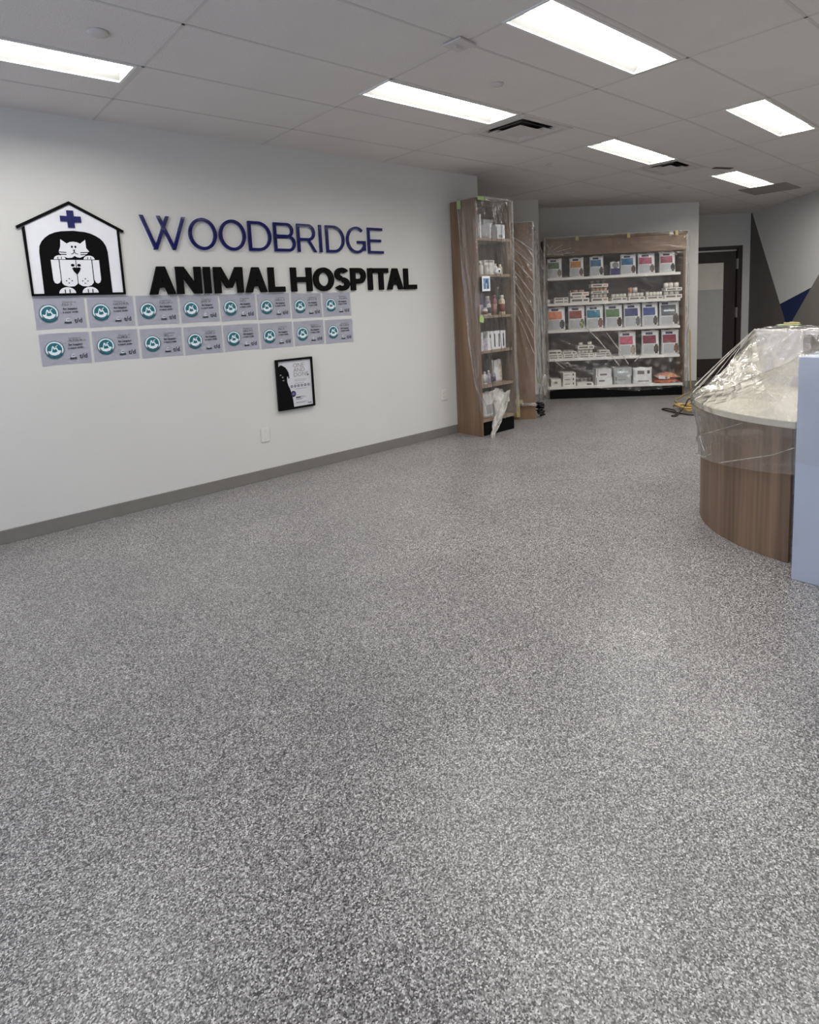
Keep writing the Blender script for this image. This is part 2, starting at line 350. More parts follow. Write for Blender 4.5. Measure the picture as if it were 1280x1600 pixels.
def ingap(lo, hi, segs):
    out = [(lo, hi)]
    for a, b in segs:
        nxt = []
        for p, q in out:
            if b <= p or a >= q: nxt.append((p, q))
            else:
                if a > p: nxt.append((p, a))
                if b < q: nxt.append((b, q))
        out = nxt
    return [s for s in out if s[1] - s[0] > 0.02]
TWD = 0.008
for k in range(-10, 12):
    y = TY0 + TY * k
    if not -4.1 < y < 8.5: continue
    for a, b in ingap(-2.74, 11.9, [(h[0], h[1]) for h in holes if h[2] < y + TWD and h[3] > y - TWD]): strip(a, b, y - TWD, y + TWD)
for k in range(-3, 9):
    x = TX0 + TX * k
    if x > 4.9: x -= 0.02 * 0
    for a, b in ingap(-4.14, 8.9, [(h[2], h[3]) for h in holes if h[0] < x + TWD and h[1] > x - TWD]): strip(x - TWD, x + TWD, a, b)
struct('trim_1', bm, M['tee'])
# baseboards
struct('baseboard_left', bx(-2.6, 4.505, WY - 0.012, WY - 0.0005, 0, 0.092, bev=0.003), M['base'])
un_prism('baseboard_middle', [(0.95, 8.228), (1.138, 8.228), (1.138, 8.88), (1.1265, 8.88), (1.1265, 8.2395), (0.95, 8.2395)], 0, 0.10, M['base'])
un_prism('baseboard_back', [(3.095, 8.873), (3.436, 8.873), (3.436, 10.08), (3.4245, 10.08), (3.4245, 8.8845), (3.095, 8.8845)], 0, 0.12, M['base'])
un_prism('baseboard_right', [(4.67, 3.0), (4.6815, 3.0), (4.6815, 10.08), (4.67, 10.08)], 0, 0.10, M['base'])
# door: frame, leaf with two glass fields, hinges
def unbox(name, u0, u1, n0, n1, z0, z1, m, parent=None, bev=0.0):
    """box in the frame that is turned 45 degrees; parent is an Empty at the world origin turned the same way"""
    return obj(name, bx(u0, u1, n0, n1, z0, z1, bev=bev), m, parent)
dr = bpy.data.objects.new('door_1', None); C.objects.link(dr); dr.rotation_euler = (0, 0, A45); dr['kind'] = 'structure'
bm = bmesh.new(); box(bm, DU0, DU0 + 0.06, DN - 0.02, DN + 0.12, 0, DZ); box(bm, DU1 - 0.07, DU1, DN - 0.02, DN + 0.12, 0, DZ); box(bm, DU0 + 0.06, DU1 - 0.07, DN - 0.02, DN + 0.12, DZ - 0.05, DZ)
obj('door_frame', bm, M['bronze'], dr)
bm = bmesh.new()
box(bm, 3.57, 3.66, DN + 0.01, DN + 0.05, 0.01, 2.0); box(bm, 4.29, 4.47, DN + 0.01, DN + 0.05, 0.01, 2.0)
box(bm, 3.66, 4.29, DN + 0.01, DN + 0.05, 0.01, 0.29); box(bm, 3.66, 4.29, DN + 0.01, DN + 0.05, 1.83, 2.0)
obj('door_leaf', bm, M['bronze'], dr)
unbox('lower_glass', 3.66, 4.29, DN + 0.02, DN + 0.035, 0.29, 1.41, M['frost'], dr)
unbox('upper_glass', 3.66, 4.29, DN + 0.02, DN + 0.035, 1.41, 1.83, M['frostlight'], dr)
unbox('weather_strip', 3.57, 4.475, DN - 0.005, DN + 0.03, 2.003, 2.028, M['steel'], dr)
for z in (1.72, 0.95, 0.25): unbox('hinge', 4.472, 4.492, DN - 0.035, DN + 0.01, z, z + 0.16, M['steel'], dr)
un_prism('wall_door_backing', [(3.40, DN + 0.16), (4.75, DN + 0.16), (4.75, DN + 0.25), (3.40, DN + 0.25)], 0, 2.8, M['wall_grey'])  # added unseen backing that stops sky showing through the door gap
tag(obj('threshold_mat', bx(3.45, 4.3, 8.93, 9.12, 0.0, 0.02, bev=0.004), M['black']), 'thin black floor mat in the doorway passage beside the shelf wall', 'mat').rotation_euler = (0, 0, A45)

# ------------------------------------------------------------------ ceiling lamps, vents and small discs
LL = ['troffer lamp at the far left edge of the ceiling, over the doghouse sign', 'troffer lamp above the sign wall, right beside the larger ceiling vent',
      'large troffer lamp nearest the camera, at the top of the picture', 'troffer lamp beside the second ceiling vent, in front of the product shelf',
      'troffer lamp at the right edge of the ceiling', 'small-looking farthest troffer lamp, in front of the door',
      'troffer lamp added out of view by the painted right wall', 'troffer lamp added out of view behind the reception desk', 'troffer lamp added out of view over the camera side of the desk',
      'troffer lamp added out of view right of the desk, near the side wall', 'troffer lamp added out of view behind the camera on the right', 'troffer lamp added out of view by the storefront window']
for i, (x, y) in enumerate(LAMPS):
    L_ = holes[i][1] - x; D2 = LD
    t = thing('ceiling_light', 'lit white ' + LL[i], 'ceiling light', (x, y, zc(x)), 0, 'recessed ceiling lamps')
    if x > 4.8: t.rotation_euler = (0, 0.031, 0)
    bm = bmesh.new(); e = 0.012
    for a in ((-e, L_ + e, -e, 0.004), (-e, L_ + e, D2 - 0.004, D2 + e), (-e, 0.004, 0.004, D2 - 0.004), (L_ - 0.004, L_ + e, 0.004, D2 - 0.004)): box(bm, a[0], a[1], a[2], a[3], -0.007, 0.002)
    obj('frame', bm, M['lampwhite'], t)
    bm = bmesh.new(); ins, h = 0.045, 0.042
    o4 = [bm.verts.new(p) for p in ((0, 0, 0.002), (L_, 0, 0.002), (L_, D2, 0.002), (0, D2, 0.002))]
    i4 = [bm.verts.new(p) for p in ((0.012, ins, h), (L_ - 0.012, ins, h), (L_ - 0.012, D2 - ins, h), (0.012, D2 - ins, h))]
    for k in range(4): bm.faces.new((o4[k], i4[k], i4[(k + 1) % 4], o4[(k + 1) % 4]))
    obj('reflector', bm, M['lampgrey'], t)
    bm = bmesh.new(); n = 8; wl = D2 - 2 * ins; gr = []
    for k in range(n + 1):
        yy = ins + wl * k / n; zz = h - 0.022 * math.sin(PI * k / n)
        gr.append([bm.verts.new((0.012, yy, zz)), bm.verts.new((L_ - 0.012, yy, zz))])
    for a, b in zip(gr, gr[1:]): bm.faces.new((a[0], b[0], b[1], a[1]))
    obj('diffuser', bm, M['lens'], t, True)
for i, (x, y, a, b) in enumerate(VENTS):
    t = thing('ceiling_vent', ['square white louvred ceiling vent beside the lamp over the sign wall', 'square white louvred ceiling vent farther back, in front of the product shelf'][i], 'vent', (x, y, zc(x)), 0, 'square ceiling vents')
    if x > 4.9: t.rotation_euler = (0, 0.031, 0)
    obj('duct_box', (lambda bm: (box(bm, 0, a, 0, b, 0.10, 0.12), box(bm, -0.004, 0, 0, b, 0.0, 0.10), box(bm, a, a + 0.004, 0, b, 0.0, 0.10), box(bm, 0, a, -0.004, 0, 0.0, 0.10), box(bm, 0, a, b, b + 0.004, 0.0, 0.10), bm)[-1])(bmesh.new()), M['dark'], t)
    def louv(o1, z1, o2, z2):
        bm = bmesh.new()
        for dz in (0.0, 0.004):
            p = [bm.verts.new(q) for q in ((o1, o1, z1 + dz), (a - o1, o1, z1 + dz), (a - o1, b - o1, z1 + dz), (o1, b - o1, z1 + dz))]
            q_ = [bm.verts.new(q) for q in ((o2, o2, z2 + dz), (a - o2, o2, z2 + dz), (a - o2, b - o2, z2 + dz), (o2, b - o2, z2 + dz))]
            for k in range(4): bm.faces.new((p[k], q_[k], q_[(k + 1) % 4], p[(k + 1) % 4]))
        return bm
    bm = bmesh.new()
    for q in ((-0.02, a + 0.02, -0.02, 0.03), (-0.02, a + 0.02, b - 0.03, b + 0.02), (-0.02, 0.03, 0.03, b - 0.03), (a - 0.03, a + 0.02, 0.03, b - 0.03)): box(bm, *q, -0.006, 0.0)
    obj('vent_frame', bm, M['vent'], t)
    obj('louvre', louv(0.036, -0.004, 0.084, 0.020), M['vent'], t)
    obj('louvre', louv(0.090, -0.005, 0.138, 0.020), M['vent'], t)
    obj('centre_plate', bx(0.148, a - 0.148, 0.148, b - 0.148, -0.008, -0.003, bev=0.002), M['vent'], t)
o = tag(obj('slot_vent', bx(-0.11, 0.11, -0.03, 0.03, -0.006, 0.0, bev=0.001), M['dark']), 'small dark slot in the ceiling next to the farthest lamp', 'vent'); o.location = (6.86, 2.80, zc(6.86)); o.rotation_euler = (0, 0.03, -0.5)
o = tag(obj('return_grille', bx(0, 0.55, 0, 0.54, -0.006, 0.0), mat('grille_grey', (156, 150, 146), 0.6)), 'grey return air grille in the ceiling right behind the farthest lamp', 'vent'); o.location = (8.27, 2.65, zc(8.27)); o.rotation_euler = (0, 0.031, 0)
for x, y, r, lab in ((0.884, 3.182, 0.05, 'round white cover disc on the ceiling above the left lamp'), (3.021, 2.59, 0.04, 'round white cover disc on the ceiling between the two nearest lamps'),
                     (5.217, 3.804, 0.045, 'round white cover disc on the ceiling above the tall bookcase'), (7.363, 3.627, 0.05, 'round white cover disc on the ceiling before the product shelf')):
    bm = bmesh.new(); lathe(bm, [(r * 0.4, -0.012), (r * 0.9, -0.010), (r, 0.0)], 20)
    o = tag(obj('sprinkler_cover', bm, M['tee'], None, True), lab, 'sprinkler cover', 'sprinkler cover discs'); o.location = (x, y, zc(x))
bm = bmesh.new(); prism(bm, [(-0.06, -0.07), (0.07, -0.055), (0.055, 0.06), (-0.07, 0.05)], -0.014, -0.004)
for q in ((-0.03, 0.03, -0.004, 0.004),): box(bm, *q, -0.03, -0.014)
o = tag(obj('ceiling_clip', bm, M['tee']), 'small white plastic clip at the ceiling grid crossing between two lamps', 'clip'); o.location = (2.40, 2.31, CEIL)

# ------------------------------------------------------------------ sign letters
def bar(x0, y0, x1, y1): return [(x0, y0), (x1, y0), (x1, y1), (x0, y1)]
def para(xb, xt, w, h, b=0.0): return [(xb, b), (xb + w, b), (xt + w, h), (xt, h)]
def glyph(c, W, H, t, bold):
    tv = t; th = t * (0.84 if bold else 0.95); w = t * (1.12 if bold else 1.0)
    if c == 'W': return [para(W * .30 - w / 2, 0, w, H), para(W * .30 - w / 2, W * .60 - w / 2, w, H), para(W * .70 - w / 2, W * .40 - w / 2, w, H), para(W * .70 - w / 2, W - w, w, H)]
    if c == 'O': return ring(W / 2, H / 2, W / 2, H / 2 * 1.02, tv, th, n=40)
    if c == 'I': return [bar((W - tv) / 2, 0, (W + tv) / 2, H)]
    if c == 'L': return [bar(0, 0, tv, H), bar(tv, 0, W, th)]
    if c == 'E': return [bar(0, 0, tv, H), bar(tv, 0, W, th), bar(tv, H - th, W * .97, H), bar(tv, H / 2 - th / 2, W * .86, H / 2 + th / 2)]
    if c == 'T': return [bar(0, H - th, W, H), bar((W - tv) / 2, 0, (W + tv) / 2, H - th)]
    if c == 'H': return [bar(0, 0, tv, H), bar(W - tv, 0, W, H), bar(tv, H / 2 - th / 2, W - tv, H / 2 + th / 2)]
    if c == 'N': return [bar(0, 0, tv, H), bar(W - tv, 0, W, H), [(tv, H), (tv * .0 + 0.0, H), (W - tv * 1.0, 0), (W, 0)][:0] or [(0.001, H), (w * 1.05, H), (W - 0.001, 0), (W - w * 1.05, 0)]]
    if c == 'M': return [bar(0, 0, tv, H), bar(W - tv, 0, W, H), [(0.001, H), (w * 1.05, H), (W / 2 + w * .42, H * .2), (W / 2 - w * .42, H * .2)], [(W - 0.001, H), (W - w * 1.05, H), (W / 2 - w * .42, H * .2), (W / 2 + w * .42, H * .2)]]
    if c == 'A':
        k = W / 2 - w * .5
        return [para(0, k, w, H), para(W - w, k, w, H), bar(W * .2, H * .24, W * .8, H * .24 + th)]
    if c == 'D':
        r = min(W * .62, H / 2)
        return [bar(0, 0, tv, H), bar(tv, 0, W - r, th), bar(tv, H - th, W - r, H)] + ring(W - r, H / 2, r, H / 2, tv, th, -90, 90)
    def bowl(Wb, y0, y1):
        r = (y1 - y0) / 2
        return [bar(tv, y0, Wb - r, y0 + th), bar(tv, y1 - th, Wb - r, y1)] + ring(Wb - r, (y0 + y1) / 2, r, r, tv, th, -90, 90, 14)
    if c == 'B': return [bar(0, 0, tv, H)] + bowl(W, 0, H * .53 + th / 2) + bowl(W * .92, H * .53 - th / 2, H)
    if c == 'P': return [bar(0, 0, tv, H)] + bowl(W, H * (.30 if bold else .42), H)
    if c == 'R': return [bar(0, 0, tv, H)] + bowl(W * .95, H * .40, H) + [[(W - w, 0), (W, 0), (W * .60 + w * .4, H * .42), (W * .60 - w * .6, H * .42)]]
    if c == 'G': return ring(W * .52, H / 2, W * .52, H / 2 * 1.02, tv, th, 48, 330, 36) + [bar(W - tv, H * .1, W, H * .47), bar(W * .56, H * .47 - th, W, H * .47)]
    if c == 'S': return ring(W * .5, H * .72, W * .47, H * .29, tv, th, 28, 270, 22) + ring(W * .5, H * .29, W * .5, H * .30, tv, th, 90, -152, 22)
top = [('W', 1.404, 1.73), ('O', 1.747, 1.967), ('O', 1.985, 2.207), ('D', 2.229, 2.432), ('B', 2.455, 2.656), ('R', 2.674, 2.863), ('I', 2.883, 2.928), ('D', 2.961, 3.158), ('G', 3.179, 3.393), ('E', 3.419, 3.6)]
TL = ['W that begins the thin upper sign line', 'O right after the W in the thin upper sign line', 'O just before the first D in the thin upper sign line', 'D left of the B in the thin upper sign line',
      'B in the thin upper sign line', 'R in the thin upper sign line', 'I in the thin upper sign line', 'D between I and G in the thin upper sign line', 'G in the thin upper sign line', 'E that ends the thin upper sign line']
for (c, a, b), l in zip(top, TL):
    o = obj('sign_letter', slabs(glyph(c, b - a, 0.236, 0.026, False), -0.020, -0.003), M['navy']); o.location = (a, WY, 1.896)
    tag(o, 'glossy navy blue letter ' + l, 'sign letter', 'thin navy sign letters')
    rim = obj('backing', slabs(glyph(c, b - a + 0.008, 0.244, 0.034, False), -0.003, -0.0005), M['white'], o); rim.location = (-0.004, 0, -0.004)
    rim['label'] = 'pale edge behind the letter'
bot = [('A', 1.424, 1.614), ('N', 1.624, 1.814), ('I', 1.829, 1.895), ('M', 1.915, 2.153), ('A', 2.170, 2.361), ('L', 2.378, 2.526), ('H', 2.587, 2.791), ('O', 2.807, 3.019), ('S', 3.026, 3.188), ('P', 3.203, 3.373), ('I', 3.392, 3.458), ('T', 3.466, 3.642), ('A', 3.625, 3.824), ('L', 3.838, 4.0)]
BL = ['A that begins the bold lower sign line', 'N in the bold lower sign line', 'I before the M in the bold lower sign line', 'M in the bold lower sign line', 'A right after the M in the bold lower sign line',
      'L at the end of the first bold word', 'H that begins the second bold word', 'O in the second bold word', 'S in the second bold word', 'P in the second bold word', 'I between P and T in the second bold word',
      'T in the second bold word', 'A between T and L at the end of the bold line', 'L that ends the bold lower sign line']
for k, ((c, a, b), l) in enumerate(zip(bot, BL)):
    o = obj('sign_letter', slabs(glyph(c, b - a, 0.202, 0.052, True), -0.022, -0.0005), M['letterblack']); o.location = (a, WY, 1.568 - 0.0008 * k)
    tag(o, 'black letter ' + l, 'sign letter', 'bold black sign letters')

# ------------------------------------------------------------------ doghouse sign (cut shapes mounted on the wall)
HX, HZ = 0.975, 1.58
def loc(pts): return [(x - HX, z - HZ) for x, z in pts]
t = thing('doghouse_sign', 'black and white doghouse emblem with cross, cat and dog, left of the lettering', 'wall sign', (HX, WY, HZ))
obj('white_panel', slabs([loc([(0.697, 1.585), (1.254, 1.585), (1.254, 2.03), (0.966, 2.18), (0.692, 2.03)])], -0.008, -0.0005), M['white'], t)
obj('roof_outline', slabs([loc([(0.650, 2.020), (0.966, 2.193), (0.966, 2.172), (0.655, 2.002)]), loc([(0.966, 2.193), (1.292, 2.016), (1.284, 2.000), (0.966, 2.172)])], -0.016, -0.0085), M['letterblack'], t)
obj('wall_outline', slabs([loc([(0.682, 2.012), (0.699, 2.022), (0.704, 1.585), (0.690, 1.585)]), loc([(1.246, 2.030), (1.261, 2.020), (1.262, 1.585), (1.247, 1.585)]), loc([(0.690, 1.577), (1.262, 1.575), (1.262, 1.590), (0.690, 1.592)])], -0.015, -0.0086), M['letterblack'], t)
obj('cross', slabs([loc([(0.946, 2.134), (0.987, 2.134), (0.987, 2.097), (1.029, 2.097), (1.029, 2.058), (0.987, 2.058), (0.987, 2.022), (0.946, 2.022), (0.946, 2.062), (0.905, 2.062), (0.905, 2.097), (0.946, 2.097)])], -0.016, -0.0087), M['navyflat'], t)
obj('arch', slabs([loc([(0.763, 1.588), (0.763, 1.86), (0.768, 1.898), (0.783, 1.928), (0.805, 1.953), (0.831, 1.973), (0.865, 1.988), (0.902, 1.997), (0.973, 2.003), (1.044, 1.997), (1.078, 1.988), (1.108, 1.974), (1.133, 1.957), (1.152, 1.936), (1.167, 1.905), (1.174, 1.87), (1.177, 1.588)])], -0.010, -0.0082), M['letterblack'], t)
cat = obj('cat_head', slabs([loc([(0.892, 1.945), (0.926, 1.918), (0.945, 1.928), (0.966, 1.931), (0.99, 1.927), (1.007, 1.919), (1.040, 1.946), (1.041, 1.89), (1.057, 1.868), (1.04, 1.85), (1.025, 1.838), (0.998, 1.826), (0.98, 1.828), (0.966, 1.838), (0.95, 1.826), (0.924, 1.823), (0.89, 1.837), (0.873, 1.862), (0.887, 1.898)])], -0.0125, -0.0101), M['white'], t)
bm = bmesh.new()
for x in (0.955, 0.976): obj('cat_eye', slabs([loc(ell(x, 1.897, 0.006, 0.008, n=12))], -0.014, -0.0126), M['letterblack'], cat)
for sd in (0, 1):
    obj('whiskers', slabs([loc([(0.872, z0), (0.918, z1), (0.918, z1 - 0.005), (0.872, z0 - 0.005)] if sd == 0 else [(1.002, z1), (1.057, z0), (1.057, z0 - 0.005), (1.002, z1 - 0.005)]) for z0, z1 in ((1.865, 1.862), (1.850, 1.849))], -0.014, -0.0126), M['letterblack'], cat)
slab(bm, loc([(0.957, 1.878), (0.974, 1.878), (0.966, 1.868)]), -0.014, -0.0126)
for q in ring(0.950, 1.868, 0.016, 0.020, 0.004, 0.004, -110, 0, 8) + ring(0.982, 1.868, 0.016, 0.020, 0.004, 0.004, 180, 290, 8): slab(bm, loc(q), -0.014, -0.0126)
obj('muzzle', bm, M['letterblack'], cat)
for cx in (0.875, 1.052):
    p = obj('cat_paw', slabs([loc(ell(cx, 1.815, 0.034, 0.026, 0, 180, 14))], -0.0125, -0.0101), M['white'], t)
    for dx in (-0.010, 0.010): obj('toe_line', slabs([loc(bar(cx + dx - 0.002, 1.816, cx + dx + 0.002, 1.831))], -0.014, -0.0126), M['letterblack'], p)
obj('dog_head', slabs([loc([(0.873, 1.811), (1.064, 1.811), (1.064, 1.66), (1.05, 1.643), (1.027, 1.635), (0.995, 1.637), (0.975, 1.650), (0.969, 1.662), (0.962, 1.650), (0.944, 1.637), (0.912, 1.635), (0.884, 1.645), (0.873, 1.66)])], -0.0125, -0.0101), M['white'], t)
obj('dog_ear', slabs([loc([(0.822, 1.811), (0.867, 1.811), (0.868, 1.68), (0.860, 1.662), (0.846, 1.655), (0.831, 1.66), (0.824, 1.68)])], -0.0125, -0.0101), M['white'], t)
obj('dog_ear', slabs([loc([(1.070, 1.811), (1.112, 1.811), (1.112, 1.68), (1.104, 1.660), (1.090, 1.653), (1.077, 1.661), (1.070, 1.68)])], -0.0125, -0.0101), M['white'], t)
bm = bmesh.new()
slab(bm, loc([(0.941, 1.757), (0.955, 1.763), (0.968, 1.758), (0.982, 1.763), (0.994, 1.757), (0.986, 1.737), (0.968, 1.713), (0.950, 1.735)]), -0.014, -0.0126)
for x in (0.947, 0.985): obj('dog_eye', slabs([loc(ell(x, 1.776, 0.011, 0.009, n=14))], -0.014, -0.0126), M['letterblack'], t)
slab(bm, loc(bar(0.966, 1.66, 0.970, 1.811)), -0.0138, -0.0126)
for x, z in ((0.917, 1.687), (0.9, 1.674), (0.914, 1.659), (0.933, 1.674), (1.014, 1.686), (0.997, 1.672), (1.011, 1.656), (1.029, 1.671)): slab(bm, loc(ell(x, z, 0.004, 0.004, n=8)), -0.014, -0.0126)
obj('dog_markings', bm, M['letterblack'], t)
for cx in (0.899, 1.038):
    p = obj('dog_paw', slabs([loc(ell(cx, 1.592, 0.050, 0.040, 0, 180, 18))], -0.0125, -0.0101), M['white'], t)
    for dx in (-0.014, 0.014): obj('toe_line', slabs([loc(bar(cx + dx - 0.0028, 1.593, cx + dx + 0.0028, 1.617))], -0.014, -0.0126), M['letterblack'], p)

# ------------------------------------------------------------------ sixteen certificates
PW, PH = 0.297, 0.212
def make_sheet():
    bm = bmesh.new(); n = 10; g = []
    for i in range(n + 1):
        x = PW * i / n; y = -0.0012 - 0.0035 * (i / n) ** 6 - 0.002 * (1 - i / n) ** 8
        g.append([bm.verts.new((x, y, z)) for z in (0, PH)])
    for a_, b_ in zip(g, g[1:]): bm.faces.new((a_[0], b_[0], b_[1], a_[1]))
    r = bmesh.ops.solidify(bm, geom=bm.faces[:], thickness=0.0004)
    return bm
ordn = ['first', 'second', 'third', 'fourth', 'fifth', 'sixth', 'seventh', 'eighth']
root0 = None
EX, EZ, ER = PW * 0.275, PH * 0.49, 0.057
for row in (0, 1):
    for k in range(8):
        X = 0.694 + 0.3145 * k + (0.006 if row else 0); Z = (1.361 if row == 0 else 1.121) - 0.0040 * k + rnd.uniform(-0.002, 0.002)
        lab = 'lavender certificate with teal smile badge, %s from the left in the %s row' % (ordn[k], ('upper', 'lower')[row])
        if root0 is None:
            root0 = thing('certificate', lab, 'certificate', (X, WY, Z), 0, 'taped certificates on the sign wall'); t = root0
            obj('paper', make_sheet(), M['paper'], t)
            e = obj('badge', slabs(ring(EX, EZ, ER, ER, 0.004, 0.004, n=36) + [ell(EX, EZ, 0.043, 0.043, n=36)] + ring(EX, EZ - 0.003, ER, ER, 0.013, 0.013, 215, 325, 12), -0.0058, -0.0052), M['teal'], t)
            obj('white_ring', slabs(ring(EX, EZ, 0.0525, 0.0525, 0.0085, 0.0085, -28, 208, 30), -0.0062, -0.0056), M['icy'], e)
            pts = [(-0.038, -0.006), (-0.026, -0.010), (-0.020, -0.006), (-0.014, 0.020), (-0.008, 0.026), (-0.002, 0.018), (0.002, 0.010), (0.010, 0.015), (0.015, 0.010), (0.022, -0.006), (0.038, -0.008), (0.034, -0.020), (0.022, -0.033), (0.0, -0.039), (-0.022, -0.033), (-0.034, -0.020)]
            obj('smile_picture', slabs([[(EX + x, EZ + z) for x, z in pts]], -0.0064, -0.0059), M['icy'], e)
            obj('peaks', slabs([[(EX + x, EZ + z) for x, z in [(-0.016, -0.016), (-0.010, 0.012), (-0.003, -0.001), (0.004, 0.002), (0.010, 0.003), (0.016, -0.014), (0.0, -0.019)]]], -0.0069, -0.0065), M['teal'], e)
            obj('tick', slabs([[(EX + x, EZ + z) for x, z in [(0.004, 0.020), (0.008, 0.014), (0.022, 0.028), (0.018, 0.030), (0.009, 0.021), (0.006, 0.024)]]], -0.0064, -0.0059), M['icy'], e)
            y = -0.0055
            text('printed_line', 'Congrats to', 0.0165, PW * .56, y, PH * .80, M['greyink'], t)
            text('printed_line', 'for keeping', 0.0185, PW * .56, y, PH * .585, M['ink'], t, 0.0006)
            text('printed_line', 'a super smile', 0.0175, PW * .545, y, PH * .485, M['ink'], t, 0.0004)
            text('product_mark', 't/d', 0.044, PW * .76, y, PH * .165, M['ink'], t, 0.0006)
            lg = obj('maker_mark', slabs([bar(PW * .56, PH * .15, PW * .70, PH * .205)], -0.0058, -0.0052), M['ink'], t)
            obj('mark_square', slabs([bar(PW * .60, PH * .21, PW * .66, PH * .31)], -0.0058, -0.0052), M['icy'], lg)
            text('mark_letter', 'H', 0.016, PW * .615, -0.0062, PH * .235, M['ink'], lg, 0.0006)
            t0 = t
        else:
            t = dup(root0); t.location = (X, WY, Z); t['label'] = lab; t.rotation_euler = (0, rnd.uniform(-0.008, 0.008), 0)
for o in [o for o in C.objects if o.name.startswith('certificate')]:
    # handwritten name, different on every sheet
    bm = bmesh.new(); x = PW * rnd.uniform(.54, .58)
    n = rnd.randint(4, 7)
    for i in range(n):
        w_ = rnd.uniform(0.008, 0.013); h_ = rnd.choice((0.010, 0.014, 0.016)); z0 = PH * .70
        p = [(x, z0), (x + 0.002, z0 + h_), (x + w_ * .5, z0 + h_ * .45), (x + w_ * .9, z0 + h_ * rnd.uniform(.3, 1)), (x + w_, z0)]
        for (xa, za), (xb, zb) in zip(p, p[1:]): slab(bm, [(xa, za), (xa + 0.0016, za), (xb + 0.0016, zb + 0.0012), (xb, zb + 0.0012)], -0.0058, -0.0054)
        x += w_ + rnd.uniform(0.001, 0.004) + (0.008 if i == n - 2 else 0)
    obj('handwritten_name', bm, M['ink'], o)

# ------------------------------------------------------------------ framed poster, outlets
t = thing('framed_poster', 'black framed poster of a black dog silhouette reading ONE AND DONE.', 'picture frame', (2.381, WY, 0.564))
FW, FH = 0.350, 0.434
bm = bmesh.new()
for q in ((0, FW, 0, 0.017), (0, FW, FH - 0.017, FH), (0, 0.017, 0.017, FH - 0.017), (FW - 0.017, FW, 0.017, FH - 0.017)): box(bm, q[0], q[1], -0.032, -0.001, q[2], q[3])
obj('frame', bm, M['black'], t)
pr = obj('print', bx(0.017, FW - 0.017, -0.020, -0.002, 0.017, FH - 0.017), M['poster'], t)
S = [(0.019, 0.017), (0.019, 0.37), (0.035, 0.385), (0.050, 0.386), (0.065, 0.378), (0.085, 0.365), (0.100, 0.345), (0.112, 0.320), (0.118, 0.290), (0.118, 0.272), (0.109, 0.262), (0.105, 0.285), (0.098, 0.285), (0.094, 0.262), (0.096, 0.235), (0.104, 0.205), (0.116, 0.180), (0.128, 0.140), (0.134, 0.110), (0.140, 0.070), (0.144, 0.017)]
dg_ = obj('dog_picture', slabs([S], -0.0212, -0.0201), M['black'], pr)
obj('dog_eyes', slabs([ell(0.036, 0.303, 0.008, 0.005, n=10), ell(0.055, 0.283, 0.007, 0.007, n=10), ell(0.060, 0.255, 0.010, 0.004, n=10)], -0.0219, -0.0213), M['greyink'], pr)
obj('round_tag', slabs([ell(0.146, 0.130, 0.024, 0.026, n=24)], -0.0222, -0.0213), mat('dark_violet_ink', (34, 28, 66), 0.4), pr)
obj('tag_centre', slabs([ell(0.146, 0.130, 0.014, 0.014, n=20)], -0.0228, -0.0223), colm((92, 92, 140)), pr)
text('headline', 'ONE', 0.052, 0.160, -0.0205, 0.355, M['cardgrey'], pr, -0.0006)
text('headline', 'AND', 0.052, 0.160, -0.0205, 0.315, M['cardgrey'], pr, -0.0006)
text('headline', 'DONE', 0.052, 0.160, -0.0205, 0.275, M['cardgrey'], pr, -0.0006)
obj('headline_dot', slabs([ell(0.302, 0.281, 0.006, 0.007, n=12)], -0.0212, -0.0201), M['ink'], pr)
obj('small_print', slabs([bar(0.165, z, 0.165 + w_, z + 0.003) for z, w_ in ((0.248, .12), (0.236, .11), (0.216, .09), (0.168, .12), (0.052, .12), (0.045, .09))], -0.0209, -0.0201), M['greyink'], pr)
for i in range(6): obj('icon', slabs(ring(0.135 + 0.033 * i, 0.195, 0.011, 0.011, 0.005, 0.005, n=16), -0.0209, -0.0201), M['ink'], pr)
obj('maker_line', slabs([bar(0.168, 0.088, 0.215, 0.100), bar(0.168, 0.076, 0.230, 0.080)], -0.0209, -0.0201), M['ink'], pr)
text('maker_name', 'PRO', 0.026, 0.218, -0.0205, 0.086, M['greyink'], pr)
obj('corner_mark', slabs([bar(0.285, 0.032, 0.298, 0.039), bar(0.302, 0.032, 0.318, 0.039)], -0.0209, -0.0201), M['ink'], pr)
def outlet(x, z, w_, h_, lab, kind):
    t = thing(kind, lab, 'wall plate', (x, WY, z))
    obj('plate', bx(-w_ / 2, w_ / 2, -0.007, -0.0003, -h_ / 2, h_ / 2, bev=0.003), M['plate'], t)
    if kind == 'wall_outlet':
        for s in (-1, 1):
            q = obj('socket', bx(-0.017, 0.017, -0.009, -0.007, s * 0.022 - 0.014, s * 0.022 + 0.014, bev=0.002), M['plate'], t)
            obj('slot', slabs([bar(-0.008, s * 0.022 - 0.004, -0.006, s * 0.022 + 0.006), bar(0.006, s * 0.022 - 0.004, 0.008, s * 0.022 + 0.006)], -0.0094, -0.0088), M['ink'], q)
    else: obj('screw', slabs([ell(0, 0.035, 0.003, 0.003, n=10), ell(0, -0.035, 0.003, 0.003, n=10)], -0.0078, -0.0068), M['can'], t)
outlet(2.243, 0.382, 0.078, 0.118, 'white blank wall plate low on the sign wall, left of the framed poster', 'blank_plate')
outlet(4.324, 0.44, 0.075, 0.115, 'white power outlet on the sign wall beside the tall bookcase', 'wall_outlet')

